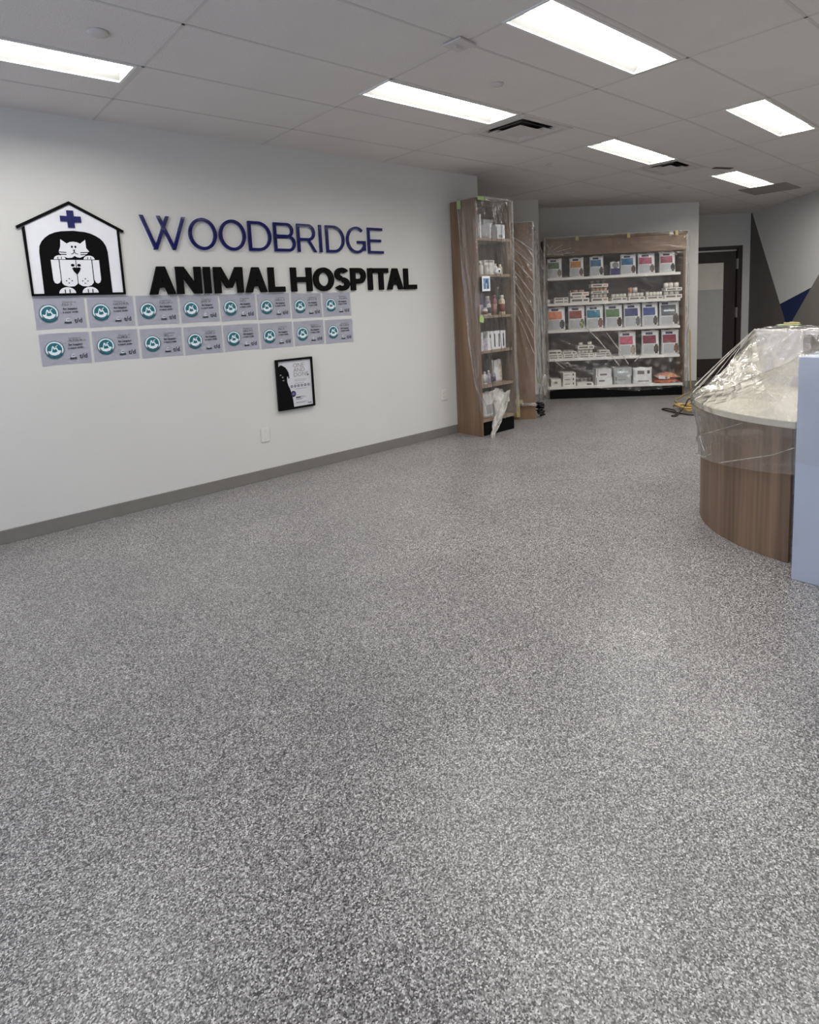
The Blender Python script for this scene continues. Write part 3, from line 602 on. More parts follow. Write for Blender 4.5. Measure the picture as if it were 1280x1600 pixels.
# ------------------------------------------------------------------ tall bookcase by the wall, its stock and its film
BX0, BX1, BY0, BY1, BH = 4.505, 5.045, 4.19, 4.545, 2.43
t = thing('bookcase', 'tall narrow walnut bookcase wrapped in clear film at the end of the sign wall', 'bookcase', (BX0, BY0, 0))
W_, D2_ = BX1 - BX0, BY1 - BY0
obj('side_panel', bx(0, 0.022, 0, D2_, 0, BH, bev=0.001), M['wood'], t)
obj('side_panel', bx(W_ - 0.022, W_, 0, D2_, 0.13, BH, bev=0.001), M['wood'], t)
obj('back_panel', bx(0.022, W_ - 0.022, D2_ - 0.012, D2_, 0.13, BH), M['greyback'], t)
obj('top_panel', bx(0.022, W_ - 0.022, 0, D2_ - 0.012, BH - 0.022, BH), M['wood'], t)
SHZ = [0.175, 0.535, 0.895, 1.255, 1.675, 2.04]
for z in SHZ: obj('shelf', bx(0.022, W_ - 0.022, 0.004, D2_ - 0.012, z - 0.026, z, bev=0.001), M['shelfwood'], t)
obj('kick_board', bx(0.06, W_ - 0.005, 0.02, 0.04, 0.0, 0.148), M['black'], t)
obj('kick_board', bx(W_ - 0.03, W_ - 0.010, 0.04, D2_, 0.0, 0.129), M['black'], t)

def bottle(x, y, z, r, h, body, cap, label, cat='bottle', neck=0.45, band=None, pump=False, grp='bottles and jars in the bookcase'):
    t = thing('bottle', label, cat, (x, y, z), 0, grp)
    bm = bmesh.new(); lathe(bm, [(r * .9, 0), (r, 0.005), (r, h * .68), (r * .85, h * .76), (r * neck, h * .82), (r * neck, h * .86)], 16); obj('body', bm, body, t, True)
    bm = bmesh.new(); lathe(bm, [(r * neck * 1.15, h * .84), (r * neck * 1.15, h * .97), (r * neck, h)], 14); cp = obj('cap', bm, cap, t, True)
    if pump:
        bm = bmesh.new(); box(bm, -r * .9, r * .2, -0.006, 0.006, h, h + 0.014); obj('nozzle', bm, cap, cp)
    if band:
        bm = bmesh.new(); lathe(bm, [(r + 0.0008, h * .15), (r + 0.0008, h * .55)], 16); obj('band', bm, band, t, True)
    return t
def cbox(x, y, z, w_, d_, h_, m, label, cat, name='carton', group=None, marks=(), rz=0.0):
    t = thing(name, label, cat, (x, y, z), rz, group)
    obj('body', bx(-w_ / 2, w_ / 2, -d_ / 2, d_ / 2, 0, h_, bev=0.0015), m, t)
    for i, (a0, a1, b0, b1, mm) in enumerate(marks):
        obj('printed_panel', bx(w_ * (a0 - .5), w_ * (a1 - .5), -d_ / 2 - 0.0012, -d_ / 2 - 0.0002, h_ * b0, h_ * b1), mm, t)
    return t
wh = mat('bottle_white', (242, 240, 236), 0.35); lav = colm((176, 168, 190)); red = colm((130, 50, 46)); cream = colm((222, 208, 176)); purp = colm((70, 62, 100)); ice = M['label']
G1 = 'stock on the tall bookcase'
z = SHZ[5]
cbox(4.605, 4.30, z, 0.022, 0.16, 0.235, M['white'], 'thin white folder standing alone on the top shelf of the tall bookcase', 'folder', 'folder', G1)
cbox(4.748, 4.29, z, 0.030, 0.15, 0.150, M['white'], 'short white folder leaning beside the white pack, top shelf of the tall bookcase', 'folder', 'folder', G1, rz=0.06)
cbox(4.870, 4.40, z, 0.150, 0.10, 0.215, ice, 'tall pale pack at the back of the top shelf of the tall bookcase', 'pack', 'pack', G1, [(.1, .9, .55, .9, M['label']), (.15, .85, .12, .4, M['icy'])])
cbox(4.93, 4.27, z, 0.120, 0.08, 0.150, M['white'], 'white printed pack at the front right of the top shelf of the tall bookcase', 'pack', 'pack', G1, [(.12, .85, .45, .85, M['icy']), (.2, .7, .1, .3, M['greyink'])])
z = SHZ[4]
bottle(4.585, 4.31, z, 0.026, 0.165, wh, wh, 'white cone-shouldered bottle at the left end of the second shelf from the top', neck=.3)
bottle(4.655, 4.28, z, 0.026, 0.125, wh, wh, 'small white pump bottle left of the big square tub', pump=True)
cbox(4.775, 4.33, z, 0.15, 0.13, 0.150, wh, 'big white square tub in the middle of the second shelf from the top', 'tub', 'tub', G1, [(.1, .9, .84, .97, M['greyink'])])
bottle(4.715, 4.24, z, 0.030, 0.100, wh, wh, 'stout white jar in front of the left half of the square tub', 'jar', neck=.9)
bm = bmesh.new(); lathe(bm, [(0.030, 0), (0.030, 0.055)], 20); o = tag(obj('tape_roll', bm, wh, None, True), 'white roll lying on its side before the square tub', 'roll', G1); o.location = (4.805, 4.215, z + 0.031); o.rotation_euler = (PI / 2, 0, 0)
bm = bmesh.new(); lathe(bm, [(0.013, 0.0552), (0.013, 0.058)], 16); obj('core', bm, M['ink'], o)
bottle(4.880, 4.28, z, 0.024, 0.115, wh, wh, 'slim white bottle right of the square tub')
bottle(4.945, 4.27, z, 0.025, 0.108, cream, wh, 'cream and white bottle at the right end of the second shelf from the top')
z = SHZ[3]
bottle(4.565, 4.25, z, 0.022, 0.150, wh, wh, 'tall white bottle at the left end of the middle shelf, before the dark purple box')
cbox(4.640, 4.33, z, 0.085, 0.10, 0.225, purp, 'dark purple box behind the small red-banded bottle', 'box', 'carton', G1, [(.1, .9, .1, .5, lav)])
bottle(4.650, 4.235, z, 0.028, 0.085, wh, lav, 'short white bottle with a red band in front of the dark purple box', band=red, neck=.8)
bottle(4.725, 4.25, z, 0.024, 0.150, wh, lav, 'white bottle with lilac cap right of the dark purple box', band=purp)
bottle(4.775, 4.31, z, 0.032, 0.200, lav, wh, 'tall lilac bottle left of the dark red bottle', neck=.6)
bottle(4.850, 4.29, z, 0.040, 0.210, red, red, 'dark red bottle in the middle of the coloured shelf', neck=.55, band=colm((166, 110, 96)))
bottle(4.945, 4.26, z, 0.036, 0.205, cream, wh, 'cream bottle with a red band at the right end of the coloured shelf', neck=.55, band=red)
z = SHZ[2]
cbox(4.555, 4.24, z, 0.028, 0.08, 0.190, M['white'], 'narrow white box at the left end of the shelf of striped boxes', 'box', 'carton', G1)
cbox(4.620, 4.25, z, 0.072, 0.07, 0.115, lav, 'small lilac box left of the striped white boxes', 'box', 'carton', G1)
cbox(4.672, 4.235, z, 0.045, 0.06, 0.125, M['white'], 'small plain white box right of the lilac box', 'box', 'carton', G1)
for i, (x, lab) in enumerate(((4.725, 'leftmost'), (4.795, 'second'), (4.865, 'third'), (4.935, 'rightmost'))):
    cbox(x, 4.29, z, 0.068, 0.10, 0.190, M['white'], '%s of the four tall white boxes with a dark stripe' % lab, 'box', 'carton', 'striped white boxes', [(.36, .62, .12, .85, M['ink'])])
z = SHZ[1]
bottle(4.565, 4.25, z, 0.022, 0.150, wh, wh, 'white bottle at the left end of the shelf above the bottom one')
bottle(4.640, 4.26, z, 0.030, 0.135, wh, lav, 'wide white bottle beside the lilac bottles, second shelf from the bottom', band=ice)
bottle(4.715, 4.27, z, 0.022, 0.140, lav, wh, 'left one of two lilac bottles before the white bag')
bottle(4.780, 4.26, z, 0.024, 0.130, lav, wh, 'right one of two lilac bottles before the white bag', band=purp)
def pouch(x, y, z, w_, h_, d_, rz, body, label, cat, group, marks, name='food_bag', pinch=0.25):
    t = thing(name, label, cat, (x, y, z), rz, group)
    bm = bmesh.new(); NX, NZ = 8, 10; fr, bk = [], []
    for i in range(NX + 1):
        cf, cb = [], []
        for j in range(NZ + 1):
            s = i / NX; v = j / NZ
            dd = d_ / 2 * (1 - (v ** 2.2) * (1 - pinch * .3)) * (0.35 + 0.65 * math.sin(PI * min(max(s, 0.02), 0.98)) ** .5)
            dd = max(dd, 0.003); ww = w_ * (1 - 0.05 * math.sin(PI * v) * (1 if abs(s - .5) > .3 else 0))
            xx = (s - .5) * ww; zz = h_ * v + (0.006 * math.sin(s * 9 + w_ * 90) if j == NZ else 0)
            cf.append(bm.verts.new((xx, -dd, zz))); cb.append(bm.verts.new((xx, dd, zz)))
        fr.append(cf); bk.append(cb)
    for i in range(NX):
        for j in range(NZ):
            bm.faces.new((fr[i][j], fr[i + 1][j], fr[i + 1][j + 1], fr[i][j + 1])); bm.faces.new((bk[i][j], bk[i][j + 1], bk[i + 1][j + 1], bk[i + 1][j]))
        bm.faces.new((fr[i][NZ], fr[i + 1][NZ], bk[i + 1][NZ], bk[i][NZ])); bm.faces.new((fr[i][0], bk[i][0], bk[i + 1][0], fr[i + 1][0]))
    for j in range(NZ):
        bm.faces.new((fr[0][j], fr[0][j + 1], bk[0][j + 1], bk[0][j])); bm.faces.new((fr[NX][j], bk[NX][j], bk[NX][j + 1], fr[NX][j + 1]))
    obj('bag_body', bm, body, t, True)
    def fy(s, v): return -max(d_ / 2 * (1 - (v ** 2.2) * (1 - pinch * .3)) * (0.35 + 0.65 * math.sin(PI * min(max(s, 0.02), 0.98)) ** .5), 0.003)
    for nm, a0, a1, b0, b1, mm in marks:
        bm = bmesh.new(); n = 5; off = 0.0030 if nm in ('animal_picture', 'brand_mark') else 0.0018
        g = [[bm.verts.new((w_ * (a0 + (a1 - a0) * i / n - .5), fy(a0 + (a1 - a0) * i / n, b0 + (b1 - b0) * j / n) - off, h_ * (b0 + (b1 - b0) * j / n))) for j in range(n + 1)] for i in range(n + 1)]
        for i in range(n):
            for j in range(n):
                if nm == 'animal_picture':
                    cx, cz = (i + .5) / n - .5, (j + .5) / n - .45
                    if cx * cx + cz * cz > .27: continue
                bm.faces.new((g[i][j], g[i + 1][j], g[i + 1][j + 1], g[i][j + 1]))
        obj(nm, bm, mm, t, True)
    return t
pouch(4.905, 4.33, z, 0.150, 0.235, 0.09, 0, M['bagwhite'], 'white bag behind the lilac bottles, second shelf from the bottom', 'bag', G1, [('label_panel', .55, .9, .12, .8, cream)], 'treat_bag')
z = SHZ[0]
pouch(4.70, 4.30, z, 0.17, 0.27, 0.10, 0.1, M['bagwhite'], 'white bag on the bottom shelf of the tall bookcase, behind the bunched film', 'bag', G1, [('label_panel', .2, .8, .15, .5, ice)], 'treat_bag')
pouch(4.90, 4.30, z, 0.15, 0.27, 0.10, 0, M['bagwhite'], 'white bag at the right end of the bottom shelf of the tall bookcase', 'bag', G1, [('label_panel', .2, .8, .3, .8, M['icy'])], 'treat_bag')
pouch(4.585, 4.31, z, 0.08, 0.20, 0.06, 0, M['bagwhite'], 'narrow white bag at the left end of the bottom shelf of the tall bookcase', 'bag', G1, [], 'treat_bag')

def ridge(v, sharp=3.0):
    """soft fold profile between 0 and 1"""
    return abs(math.sin(v)) ** sharp
def lerp(a, b, t): return a + (b - a) * t
film = thing('plastic_sheet', 'clear plastic sheet draped over the tall walnut bookcase', 'plastic sheet', (BX0, BY0, 0))
def path1(s, z):
    yb = BY0 + 0.012 + 0.235 * max(0.0, min(1.0, (z - 0.25) / 2.15)) ** 0.75      # film's rear edge on the side panel
    a = yb - (BY0 - 0.014); b = BX1 - BX0 + 0.03; L = s * (a + b + 0.10)
    if L < a: return (BX0 - 0.012, yb - L), (-1, 0)
    if L < a + b: return (BX0 - 0.012 + (L - a), BY0 - 0.014), (0, -1)
    return (BX1 + 0.018, BY0 - 0.014 + (L - a - b)), (1, 0)
def f1(s, t_):
    zb = 0.27 - 0.12 * math.sin(s * 2.6) + 0.10 * max(0, s - .75)
    z = lerp(2.445, zb, t_); (x, y), (nx, ny) = path1(s, z)
    k = 0.020 * ridge(s * 16 + 1.3 * t_ + 2.0 * math.sin(t_ * 2.1), 5) * (0.25 + t_) + 0.010 * ridge(s * 37 - 3 * t_, 4) + 0.006 * math.sin(t_ * 23 + s * 9)
    k *= min(1, t_ * 8)
    return (x - BX0 + nx * k, y - BY0 + ny * k, z)
sheet('hanging_film', f1, 80, 90, M['film'], film)
# creased bundle along the diagonal rear edge and the tail that reaches the floor
bm = bmesh.new()
def rope(pts, r0, r1, tw, m, nm, par, seg=10, flat=0.45):
    bm = bmesh.new(); n = 40; P = []
    for i in range(n + 1):
        q = i / n * (len(pts) - 1); a = min(int(q), len(pts) - 2); f = q - a; f = f * f * (3 - 2 * f)
        P.append(Vector(pts[a]).lerp(Vector(pts[a + 1]), f))
    rings = []
    for i, p in enumerate(P):
        d = (P[min(i + 1, n)] - P[max(i - 1, 0)]).normalized(); s = Vector((1, 0, 0)) - d * d.x; s.normalize(); u_ = s.cross(d)
        r = lerp(r0, r1, i / n) * (1 + .2 * math.sin(i * .9))
        rings.append([bm.verts.new(p + (s * math.cos(2 * PI * k / seg) + u_ * flat * math.sin(2 * PI * k / seg)) * r * (1 + 0.35 * ((k % 2) - .5) + .1 * math.sin(i * 1.7 + k))) for k in range(seg)])
    for a, b in zip(rings, rings[1:]):
        for k in range(seg): bm.faces.new((a[k], a[(k + 1) % seg], b[(k + 1) % seg], b[k]))
    return obj(nm, bm, m, par, True)
rope([(-0.016, 0.225, 2.35), (-0.018, 0.19, 1.75), (-0.018, 0.14, 1.1), (-0.018, 0.06, 0.55), (0.02, -0.03, 0.33)], 0.004, 0.016, 0, M['filmside'], 'rolled_edge', film)
rope([(0.02, -0.02, 2.44), (0.25, -0.022, 2.43), (0.52, -0.02, 2.42)], 0.012, 0.010, 0, M['filmside'], 'rolled_edge', film)
rope([(0.545, -0.02, 2.43), (0.548, -0.022, 1.4), (0.535, -0.022, 0.8), (0.56, -0.03, 0.25)], 0.010, 0.020, 0, M['filmside'], 'rolled_edge', film)
def f2(s, t_):
    # gathered sheet of loose film in front of the bottom shelf, narrowing to a tail on the floor
    z = lerp(0.47, 0.0, t_); wd = lerp(0.15, 0.018, min(1, t_ * 1.08) ** .9) if t_ > .25 else lerp(0.135, 0.15, t_ * 4)
    cx = lerp(0.13, 0.05, t_ ** 1.2) + (0.10 if t_ < .5 else 0.10 * max(0, 1 - (t_ - .5) * 2.3))
    x = cx + (s - .5) * 2 * wd; y = -0.035 - 0.03 * ridge(s * 14 + t_ * 4, 2) - 0.02 * math.sin(t_ * 9 + s * 5) ** 2 - 0.04 * t_
    return (x, y, z + 0.03 * math.sin(s * 6) * (1 - t_) + 0.001)
sheet('loose_tail', f2, 40, 40, M['filmmilk'], film)['label'] = 'whitish bunched tail of film hanging to the floor'
bm = bmesh.new(); box(bm, 4.486, 4.4875, 4.375, 4.425, 2.345, 2.43); tag(obj('tape_piece', bm, M['tapegreen']), 'yellow-green tape piece at the top left of the wrapped tall bookcase', 'tape', 'tape pieces on the wrapped bookcase')
bm = bmesh.new(); box(bm, 4.50, 4.60, 4.150, 4.152, 2.40, 2.435); tag(obj('tape_piece', bm, M['tapegreen']), 'yellow-green tape strip on the top front corner of the tall bookcase', 'tape', 'tape pieces on the wrapped bookcase')
bm = bmesh.new(); slab(bm, [(4.475, 1.20), (4.53, 1.185), (4.54, 1.235), (4.505, 1.275), (4.477, 1.255)], 4.150, 4.152); tag(obj('tape_piece', bm, M['tapegreen']), 'pale green tape tag halfway up the front edge of the tall bookcase', 'tape', 'tape pieces on the wrapped bookcase')
t = thing('picture_card', 'small blue picture card with white border on the front of the tall bookcase', 'card', (4.525, 4.148, 1.505))
obj('card', bx(0, 0.118, -0.002, 0, 0, 0.150), M['white'], t); obj('blue_picture', bx(0.016, 0.102, -0.003, -0.0021, 0.022, 0.128), colm((104, 142, 184)), t)
obj('dark_figure', slabs([[(0.035, 0.022), (0.090, 0.022), (0.082, 0.06), (0.088, 0.10), (0.066, 0.118), (0.045, 0.10), (0.05, 0.06)]], -0.0038, -0.0031), colm((58, 84, 122)), t)
obj('light_figure', slabs([[(0.048, 0.022), (0.064, 0.022), (0.070, 0.06), (0.062, 0.085), (0.050, 0.07)]], -0.0045, -0.0039), colm((190, 202, 216)), t)

# ------------------------------------------------------------------ second wrapped cabinet, turned away
t = thing('display_cabinet', 'lower tan cabinet wrapped in film, standing behind the tall bookcase', 'cabinet', (0, 0, 0), A45)
u0, u1, n0, n1 = 0.44, 0.885, 7.02, 7.55
obj('side_panel', bx(u0, u1, n0, n0 + 0.025, 0, 2.265, bev=0.001), M['woodl'], t)
obj('side_panel', bx(u0, u1, n1 - 0.025, n1, 0, 2.265, bev=0.001), M['woodl'], t)
obj('back_panel', bx(u0, u0 + 0.02, n0 + 0.025, n1 - 0.025, 0, 2.265), M['woodl'], t)
obj('top_panel', bx(u0 + 0.02, u1, n0 + 0.025, n1 - 0.025, 2.24, 2.265), M['woodl'], t)
for z in (0.17, 0.6, 1.0, 1.4, 1.8): obj('shelf', bx(u0 + 0.02, u1 - 0.005, n0 + 0.025, n1 - 0.025, z - 0.025, z), M['woodl'], t)
obj('kick_board', bx(u1 - 0.04, u1 - 0.02, n0 + 0.025, n1 - 0.025, 0, 0.14), M['black'], t)
film = thing('plastic_sheet', 'clear plastic sheet with diagonal creases over the tan cabinet behind the bookcase', 'plastic sheet', (0, 0, 0), A45)
def f3(s, t_):
    L = s * 1.02
    zt = 2.27 if L < .47 else 2.27 - (L - .47) * 0.9
    z = lerp(zt, 0.20 + (0.0 if L < .47 else (L - .47) * -.30), t_)
    if L < 0.47: u, n, dx, dn = 0.44 + L, n0 - 0.012, 0, -1
    else: u, n, dx, dn = 0.90 + (L - .47) * 0.40, n0 + (L - .47) * 0.9, .8, -.6
    d = (1 - t_) * 2.0 + s * 0.0
    ph = math.atan2(L - 0.02, 2.45 - z) * 70
    k = 0.024 * ridge(ph * .6, 7) + 0.012 * ridge(ph * .37 + 1, 6) + 0.005 * math.sin(t_ * 30 + s * 14)
    if L >= .47: k *= .3
    if t_ > .88: k += 0.02 * ridge(s * 22, 2)
    return (u + dx * k, n + dn * k, z)
sheet('hanging_film', f3, 90, 70, M['film'], film)
rope([(0.915, 7.05, 1.95), (1.0, 7.2, 1.2), (1.02, 7.25, 0.5), (0.97, 7.2, 0.22)], 0.008, 0.026, 0, M['filmside'], 'rolled_edge', film, flat=.6)
for k_ in range(11):
    u_ = .50 + .037 * k_; z1 = 2.20 - .13 * k_; u2 = min(.885, u_ + .20 + .01 * k_)
    if k_ < 8: rope([(.47 + .012 * k_, 6.998, 2.22 - .10 * k_), (lerp(.47 + .012 * k_, .885, .55), 6.990, lerp(2.22 - .10 * k_, 1.95 - .17 * k_, .5)), (.884, 6.996, 1.95 - .17 * k_)], .0025, .0045, 0, M['filmmilk'], 'crease_glint', film, 6)  # milky strands imitate the bright highlights on the diagonal folds
rope([(0.44, 6.99, 0.20), (0.62, 6.985, 0.19), (0.89, 6.99, 0.18)], 0.020, 0.020, 0, M['filmside'], 'gathered_hem', film, flat=.8)
bm = bmesh.new(); box(bm, 0.655, 0.695, 6.955, 6.957, 0.04, 0.30); box(bm, 0.62, 0.73, 6.954, 6.9555, 0.20, 0.245)
o = tag(obj('tape_piece', bm, M['tapetan']), 'tan masking tape cross low on the wrapped tan cabinet', 'tape'); o.rotation_euler = (0, 0, A45)
bm = bmesh.new()
tube(bm, [(0.955 + 0.045 * math.sin(a * 1.9), 7.12 + 0.05 * math.cos(a * 1.3 + 1), 0.014 + 0.0045 * a + 0.03 * abs(math.sin(a * .8))) for a in range(34)], 0.011, 6)
o = tag(obj('black_cable_bundle', bm, M['cordblack'], None, True), 'bundle of black cable on the floor at the right foot of the tan cabinet', 'cable'); o.rotation_euler = (0, 0, A45)
bm = bmesh.new(); box(bm, 1.07, 1.11, 8.2365, 8.2385, 0.25, 0.34); o = tag(obj('tape_piece', bm, M['tapegreen']), 'small yellow-green tape piece low beside the left end of the product shelf', 'tape'); o.rotation_euler = (0, 0, A45)

# ------------------------------------------------------------------ product shelf (gondola)
SN, SB = 8.375, 8.865
GU0, GU1 = 1.235, 3.045
t = thing('shelving_unit', 'wide shop shelf with white shelves, brown header and black base, full of pet food', 'shelf', (0, 0, 0), A45)
obj('base_plinth', bx(GU0, GU1, SN + 0.01, SB, 0, 0.135, bev=0.003), M['black'], t)
obj('base_shelf', bx(GU0, GU1, SN, SB, 0.137, 0.170, bev=0.003), M['metalwhite'], t)
SZ = [0.170, 0.562, 0.955, 1.320, 1.668]
for z in SZ[1:]: obj('shelf', bx(GU0 + 0.01, GU1 - 0.04, SN + 0.002, SB - 0.03, z - 0.034, z, bev=0.003), M['metalwhite'], t)
obj('back_panel', bx(GU0, GU1, SB - 0.028, SB, 0.171, 1.955), M['greyback'], t)
obj('header_board', bx(GU0, GU1 + 0.03, SN - 0.005, SB, 1.955, 2.165, bev=0.003), M['woodl'], t)
obj('header_top', bx(GU0, GU1 + 0.035, SN - 0.02, SB, 2.166, 2.195, bev=0.002), M['wood'], t)
obj('end_panel', bx(GU1 + 0.004, GU1 + 0.03, SN + 0.02, SB, 0.0, 1.954, bev=0.002), M['woodl'], t)
obj('end_panel', bx(GU0 - 0.028, GU0 - 0.002, SN + 0.02, SB, 0.0, 1.954, bev=0.002), M['wood'], t)
for z, zz in zip(SZ, SZ[1:] + [1.955]):
    pass
def uu(px): return 1.243 + (px - 857) * 0.00858      # photo column on this shelf to metres along it
def at(u, n, z): return UN(u, n, z)
def band(kind, colour, animal, brand=(44, 44, 96)):
    return [('colour_band', .06, .80, .47, .80, colm(colour)), ('label_panel', .10, .66, .05, .44, M['label']), ('animal_picture', .66, .95, .06, .44, colm(animal)), ('brand_mark', .22, .62, .83, .92, colm(brand))]
def bag(px0, px1, lvl, h, col, animal, label, grp, n=8.50, d=0.10, rz=0.0):
    u = (uu(px0) + uu(px1)) / 2; x, y, z = at(u, n, SZ[lvl] + 0.0005)
    return pouch(x, y, z, uu(px1) - uu(px0), h, d, A45 + rz, M['bagwhite'], label, 'bag', grp, band('', col, animal))
T1 = 'food bags on the top shelf'
for a in [(859, 882, (92, 118, 92), (120, 110, 100), 'greyish green banded food bag at the left end of the top shelf', .262), (894, 916, (206, 124, 40), (110, 70, 60), 'orange banded food bag, second from the left on the top shelf', .262),
          (925.5, 947, (30, 98, 150), (60, 50, 46), 'blue banded food bag, third from the left on the top shelf', .270), (973, 997, (36, 104, 150), (90, 60, 50), 'blue banded food bag right of the little purple bag on the top shelf', .270),
          (1000, 1026, (170, 46, 92), (110, 100, 80), 'bright pink banded food bag on the top shelf, second from the right', .270), (1033, 1057, (150, 40, 66), (60, 60, 60), 'crimson banded food bag at the right end of the top shelf', .272)]:
    bag(a[0], a[1], 4, a[5], a[2], a[3], a[4], T1, 8.47)
u = (uu(957) + uu(972)) / 2; x, y, z = at(u, 8.46, SZ[4] + 0.0005)
pouch(x, y, z, 0.125, 0.18, 0.07, A45, M['bagwhite'], 'little dark purple and grey bag in the middle of the top shelf', 'bag', T1, [('colour_band', .03, .97, .02, .50, colm((62, 48, 112))), ('animal_picture', .2, .9, .5, .95, colm((130, 124, 120)))])
T2 = 'food bags on the middle shelf'
for a in [(858, 886, (226, 112, 52), (60, 56, 60), 'orange banded food bag at the left end of the middle shelf'), (891, 917, (150, 60, 44), (120, 130, 80), 'rust red banded food bag, second from the left on the middle shelf'),
          (919, 946, (32, 122, 150), (140, 90, 80), 'teal banded food bag left of the green one on the middle shelf'), (948.5, 976, (84, 130, 66), (80, 54, 44), 'green banded food bag on the middle shelf'),
          (978, 1004.5, (50, 56, 116), (110, 108, 112), 'dark indigo banded food bag right of the green one on the middle shelf'), (1006.5, 1031, (44, 66, 140), (70, 66, 66), 'royal blue banded food bag on the middle shelf, second from the right')]:
    bag(a[0], a[1], 2, .318, a[2], a[3], a[4], T2, 8.47, 0.12)
u = (uu(1033) + uu(1064)) / 2; x, y, z = at(u, 8.47, SZ[2] + 0.0005)
pouch(x, y, z, 0.262, 0.322, 0.12, A45, M['bagwhite'], 'large white and charcoal food bag at the right end of the middle shelf', 'bag', T2,
      [('colour_band', .08, .82, .42, .86, colm((74, 82, 92))), ('label_panel', .08, .64, .05, .38, M['label']), ('animal_picture', .64, .95, .06, .50, colm((96, 84, 78))), ('brand_mark', .12, .44, .88, .97, colm((58, 60, 84))), ('brand_mark', .2, .75, .60, .66, M['icy'])])
T3 = 'food bags on the fourth shelf'
for a in [(970, 997, (200, 84, 110), (170, 150, 130), 'faded pink banded food bag, left of three on the shelf above the bottom'), (1006, 1033, (132, 30, 62), (70, 60, 56), 'maroon banded food bag, middle of three on the shelf above the bottom'), (1037, 1064, (140, 30, 56), (130, 90, 70), 'dark red banded food bag, right of three on the shelf above the bottom')]:
    bag(a[0], a[1], 1, .335, a[2], a[3], a[4], T3, 8.47, 0.12)
# cans and cartons
def can(px, lvl, dz, lab, n=8.44, r=0.036, h=0.062, col=None):
    x, y, z = at(uu(px), n, SZ[lvl] + dz)
    t = thing('food_can', lab, 'can', (x, y, z), A45, 'small cans on the shelves')
    bm = bmesh.new(); lathe(bm, [(r * .94, 0), (r, 0.003), (r, h - 0.004), (r * .97, h), (r * .9, h), (r * .88, h - 0.003)], 14); obj('can_body', bm, M['can'], t, True)
    bm = bmesh.new(); lathe(bm, [(r + 0.0006, 0.007), (r + 0.0006, h - 0.008)], 14); obj('can_label', bm, col or M['canlabel'], t, True)
    return t
def tray(px0, px1, lvl, dz, h, lab, n=8.46, d=0.16, col=None, name='carton_tray', cat='carton'):
    u = (uu(px0) + uu(px1)) / 2; x, y, z = at(u, n, SZ[lvl] + dz); w_ = uu(px1) - uu(px0)
    mk = [(.08, .62, .28, .74, M['cardgrey']), (.70, .93, .30, .70, col or M['cardgrey'])]
    return cbox(x, y, z + 0.0004, w_, d, h, M['card'], lab, cat, name, 'cartons and trays on the shelves', mk, A45)
peach = colm((214, 150, 118)); 
can(858.5, 3, 0, 'single can at the far left end of the second shelf'); can(863.5, 3, 0, 'can right beside the farthest left one on the second shelf', 8.50, col=M['cardgrey'])
tray(868, 890, 3, 0, .040, 'lower of two thin cartons near the left end of the second shelf'); tray(868, 890, 3, .041, .038, 'upper of two thin cartons near the left end of the second shelf')
tray(893, 922.5, 3, 0, .062, 'bottom carton of the low stack left of the tall can stack'); tray(897, 917, 3, .063, .026, 'small flat carton in the middle of the low stack on the second shelf', col=peach)
tray(893, 922, 3, .090, .052, 'orange-printed carton on top of the low stack on the second shelf', col=peach)
for i, p in enumerate((902, 912)): can(p, 3, .1425, '%s can lying on the orange-printed carton' % ('left', 'right')[i], h=.03, col=peach)
tray(926, 952, 3, 0, .055, 'bottom carton of the tall can stack on the second shelf', col=peach)
nm4 = ['leftmost', 'second', 'third', 'rightmost']
for i, p in enumerate((929.5, 935.8, 942, 948.3)): can(p, 3, .0555, '%s can in the lower layer of the tall can stack' % nm4[i], h=.055, r=.025)
tray(926, 952, 3, .111, .034, 'middle carton of the tall can stack on the second shelf')
for i, p in enumerate((930, 936.2, 942.4, 948.6)): can(p, 3, .1455, '%s can in the upper layer of the tall can stack' % nm4[i], h=.05, r=.025, col=peach)
tray(926, 952, 3, .196, .044, 'red-lettered carton on top of the tall can stack', col=peach)
for i, p in enumerate((930, 939, 948)): can(p, 3, .2405, '%s of three dim cans above the red-lettered carton' % ('left', 'middle', 'right')[i], n=8.50, h=.045, r=.026, col=M['cardgrey'])
tray(957.5, 981, 3, 0, .045, 'carton with loose cans in the middle of the second shelf')
for i, p in enumerate((961, 967, 973, 978.5)): can(p, 3, .0455, '%s of four cans on the carton in the middle of the second shelf' % nm4[i], h=.05, r=.024)
tray(983.5, 1008.5, 3, 0, .045, 'carton under the six cans right of the middle, second shelf')
for i, p in enumerate((987, 993, 999, 1005)): can(p, 3, .0455, '%s can of the lower row right of the middle, second shelf' % nm4[i], h=.055, r=.025)
can(987.5, 3, .101, 'left of two cans stacked high right of the middle, second shelf', h=.07, r=.028, col=peach); can(995, 3, .101, 'right of two cans stacked high right of the middle, second shelf', h=.072, r=.03)
tray(1011, 1036.5, 3, 0, .04, 'carton under five cans, second from the right on the second shelf')
for i, p in enumerate((1014, 1019.2, 1024.4, 1029.6, 1034.3)): can(p, 3, .0405, '%s of the five cans in one row on the second shelf' % ['leftmost', 'second', 'middle', 'fourth', 'rightmost'][i], h=.06, r=.021)
tray(1038.5, 1065, 3, 0, .052, 'bottom carton of the stack at the right end of the second shelf')
for i, p in enumerate((1043, 1051, 1059)): can(p, 3, .0525, '%s can between the cartons at the right end of the second shelf' % ('left', 'middle', 'right')[i], h=.048, r=.03)
tray(1040, 1065, 3, .101, .042, 'upper carton of the stack at the right end of the second shelf')
for i, p in enumerate((1042.5, 1050, 1058.5)): can(p, 3, .1435, '%s of three cans on the topmost right carton' % ('left', 'middle', 'right')[i], h=.07, r=.03)
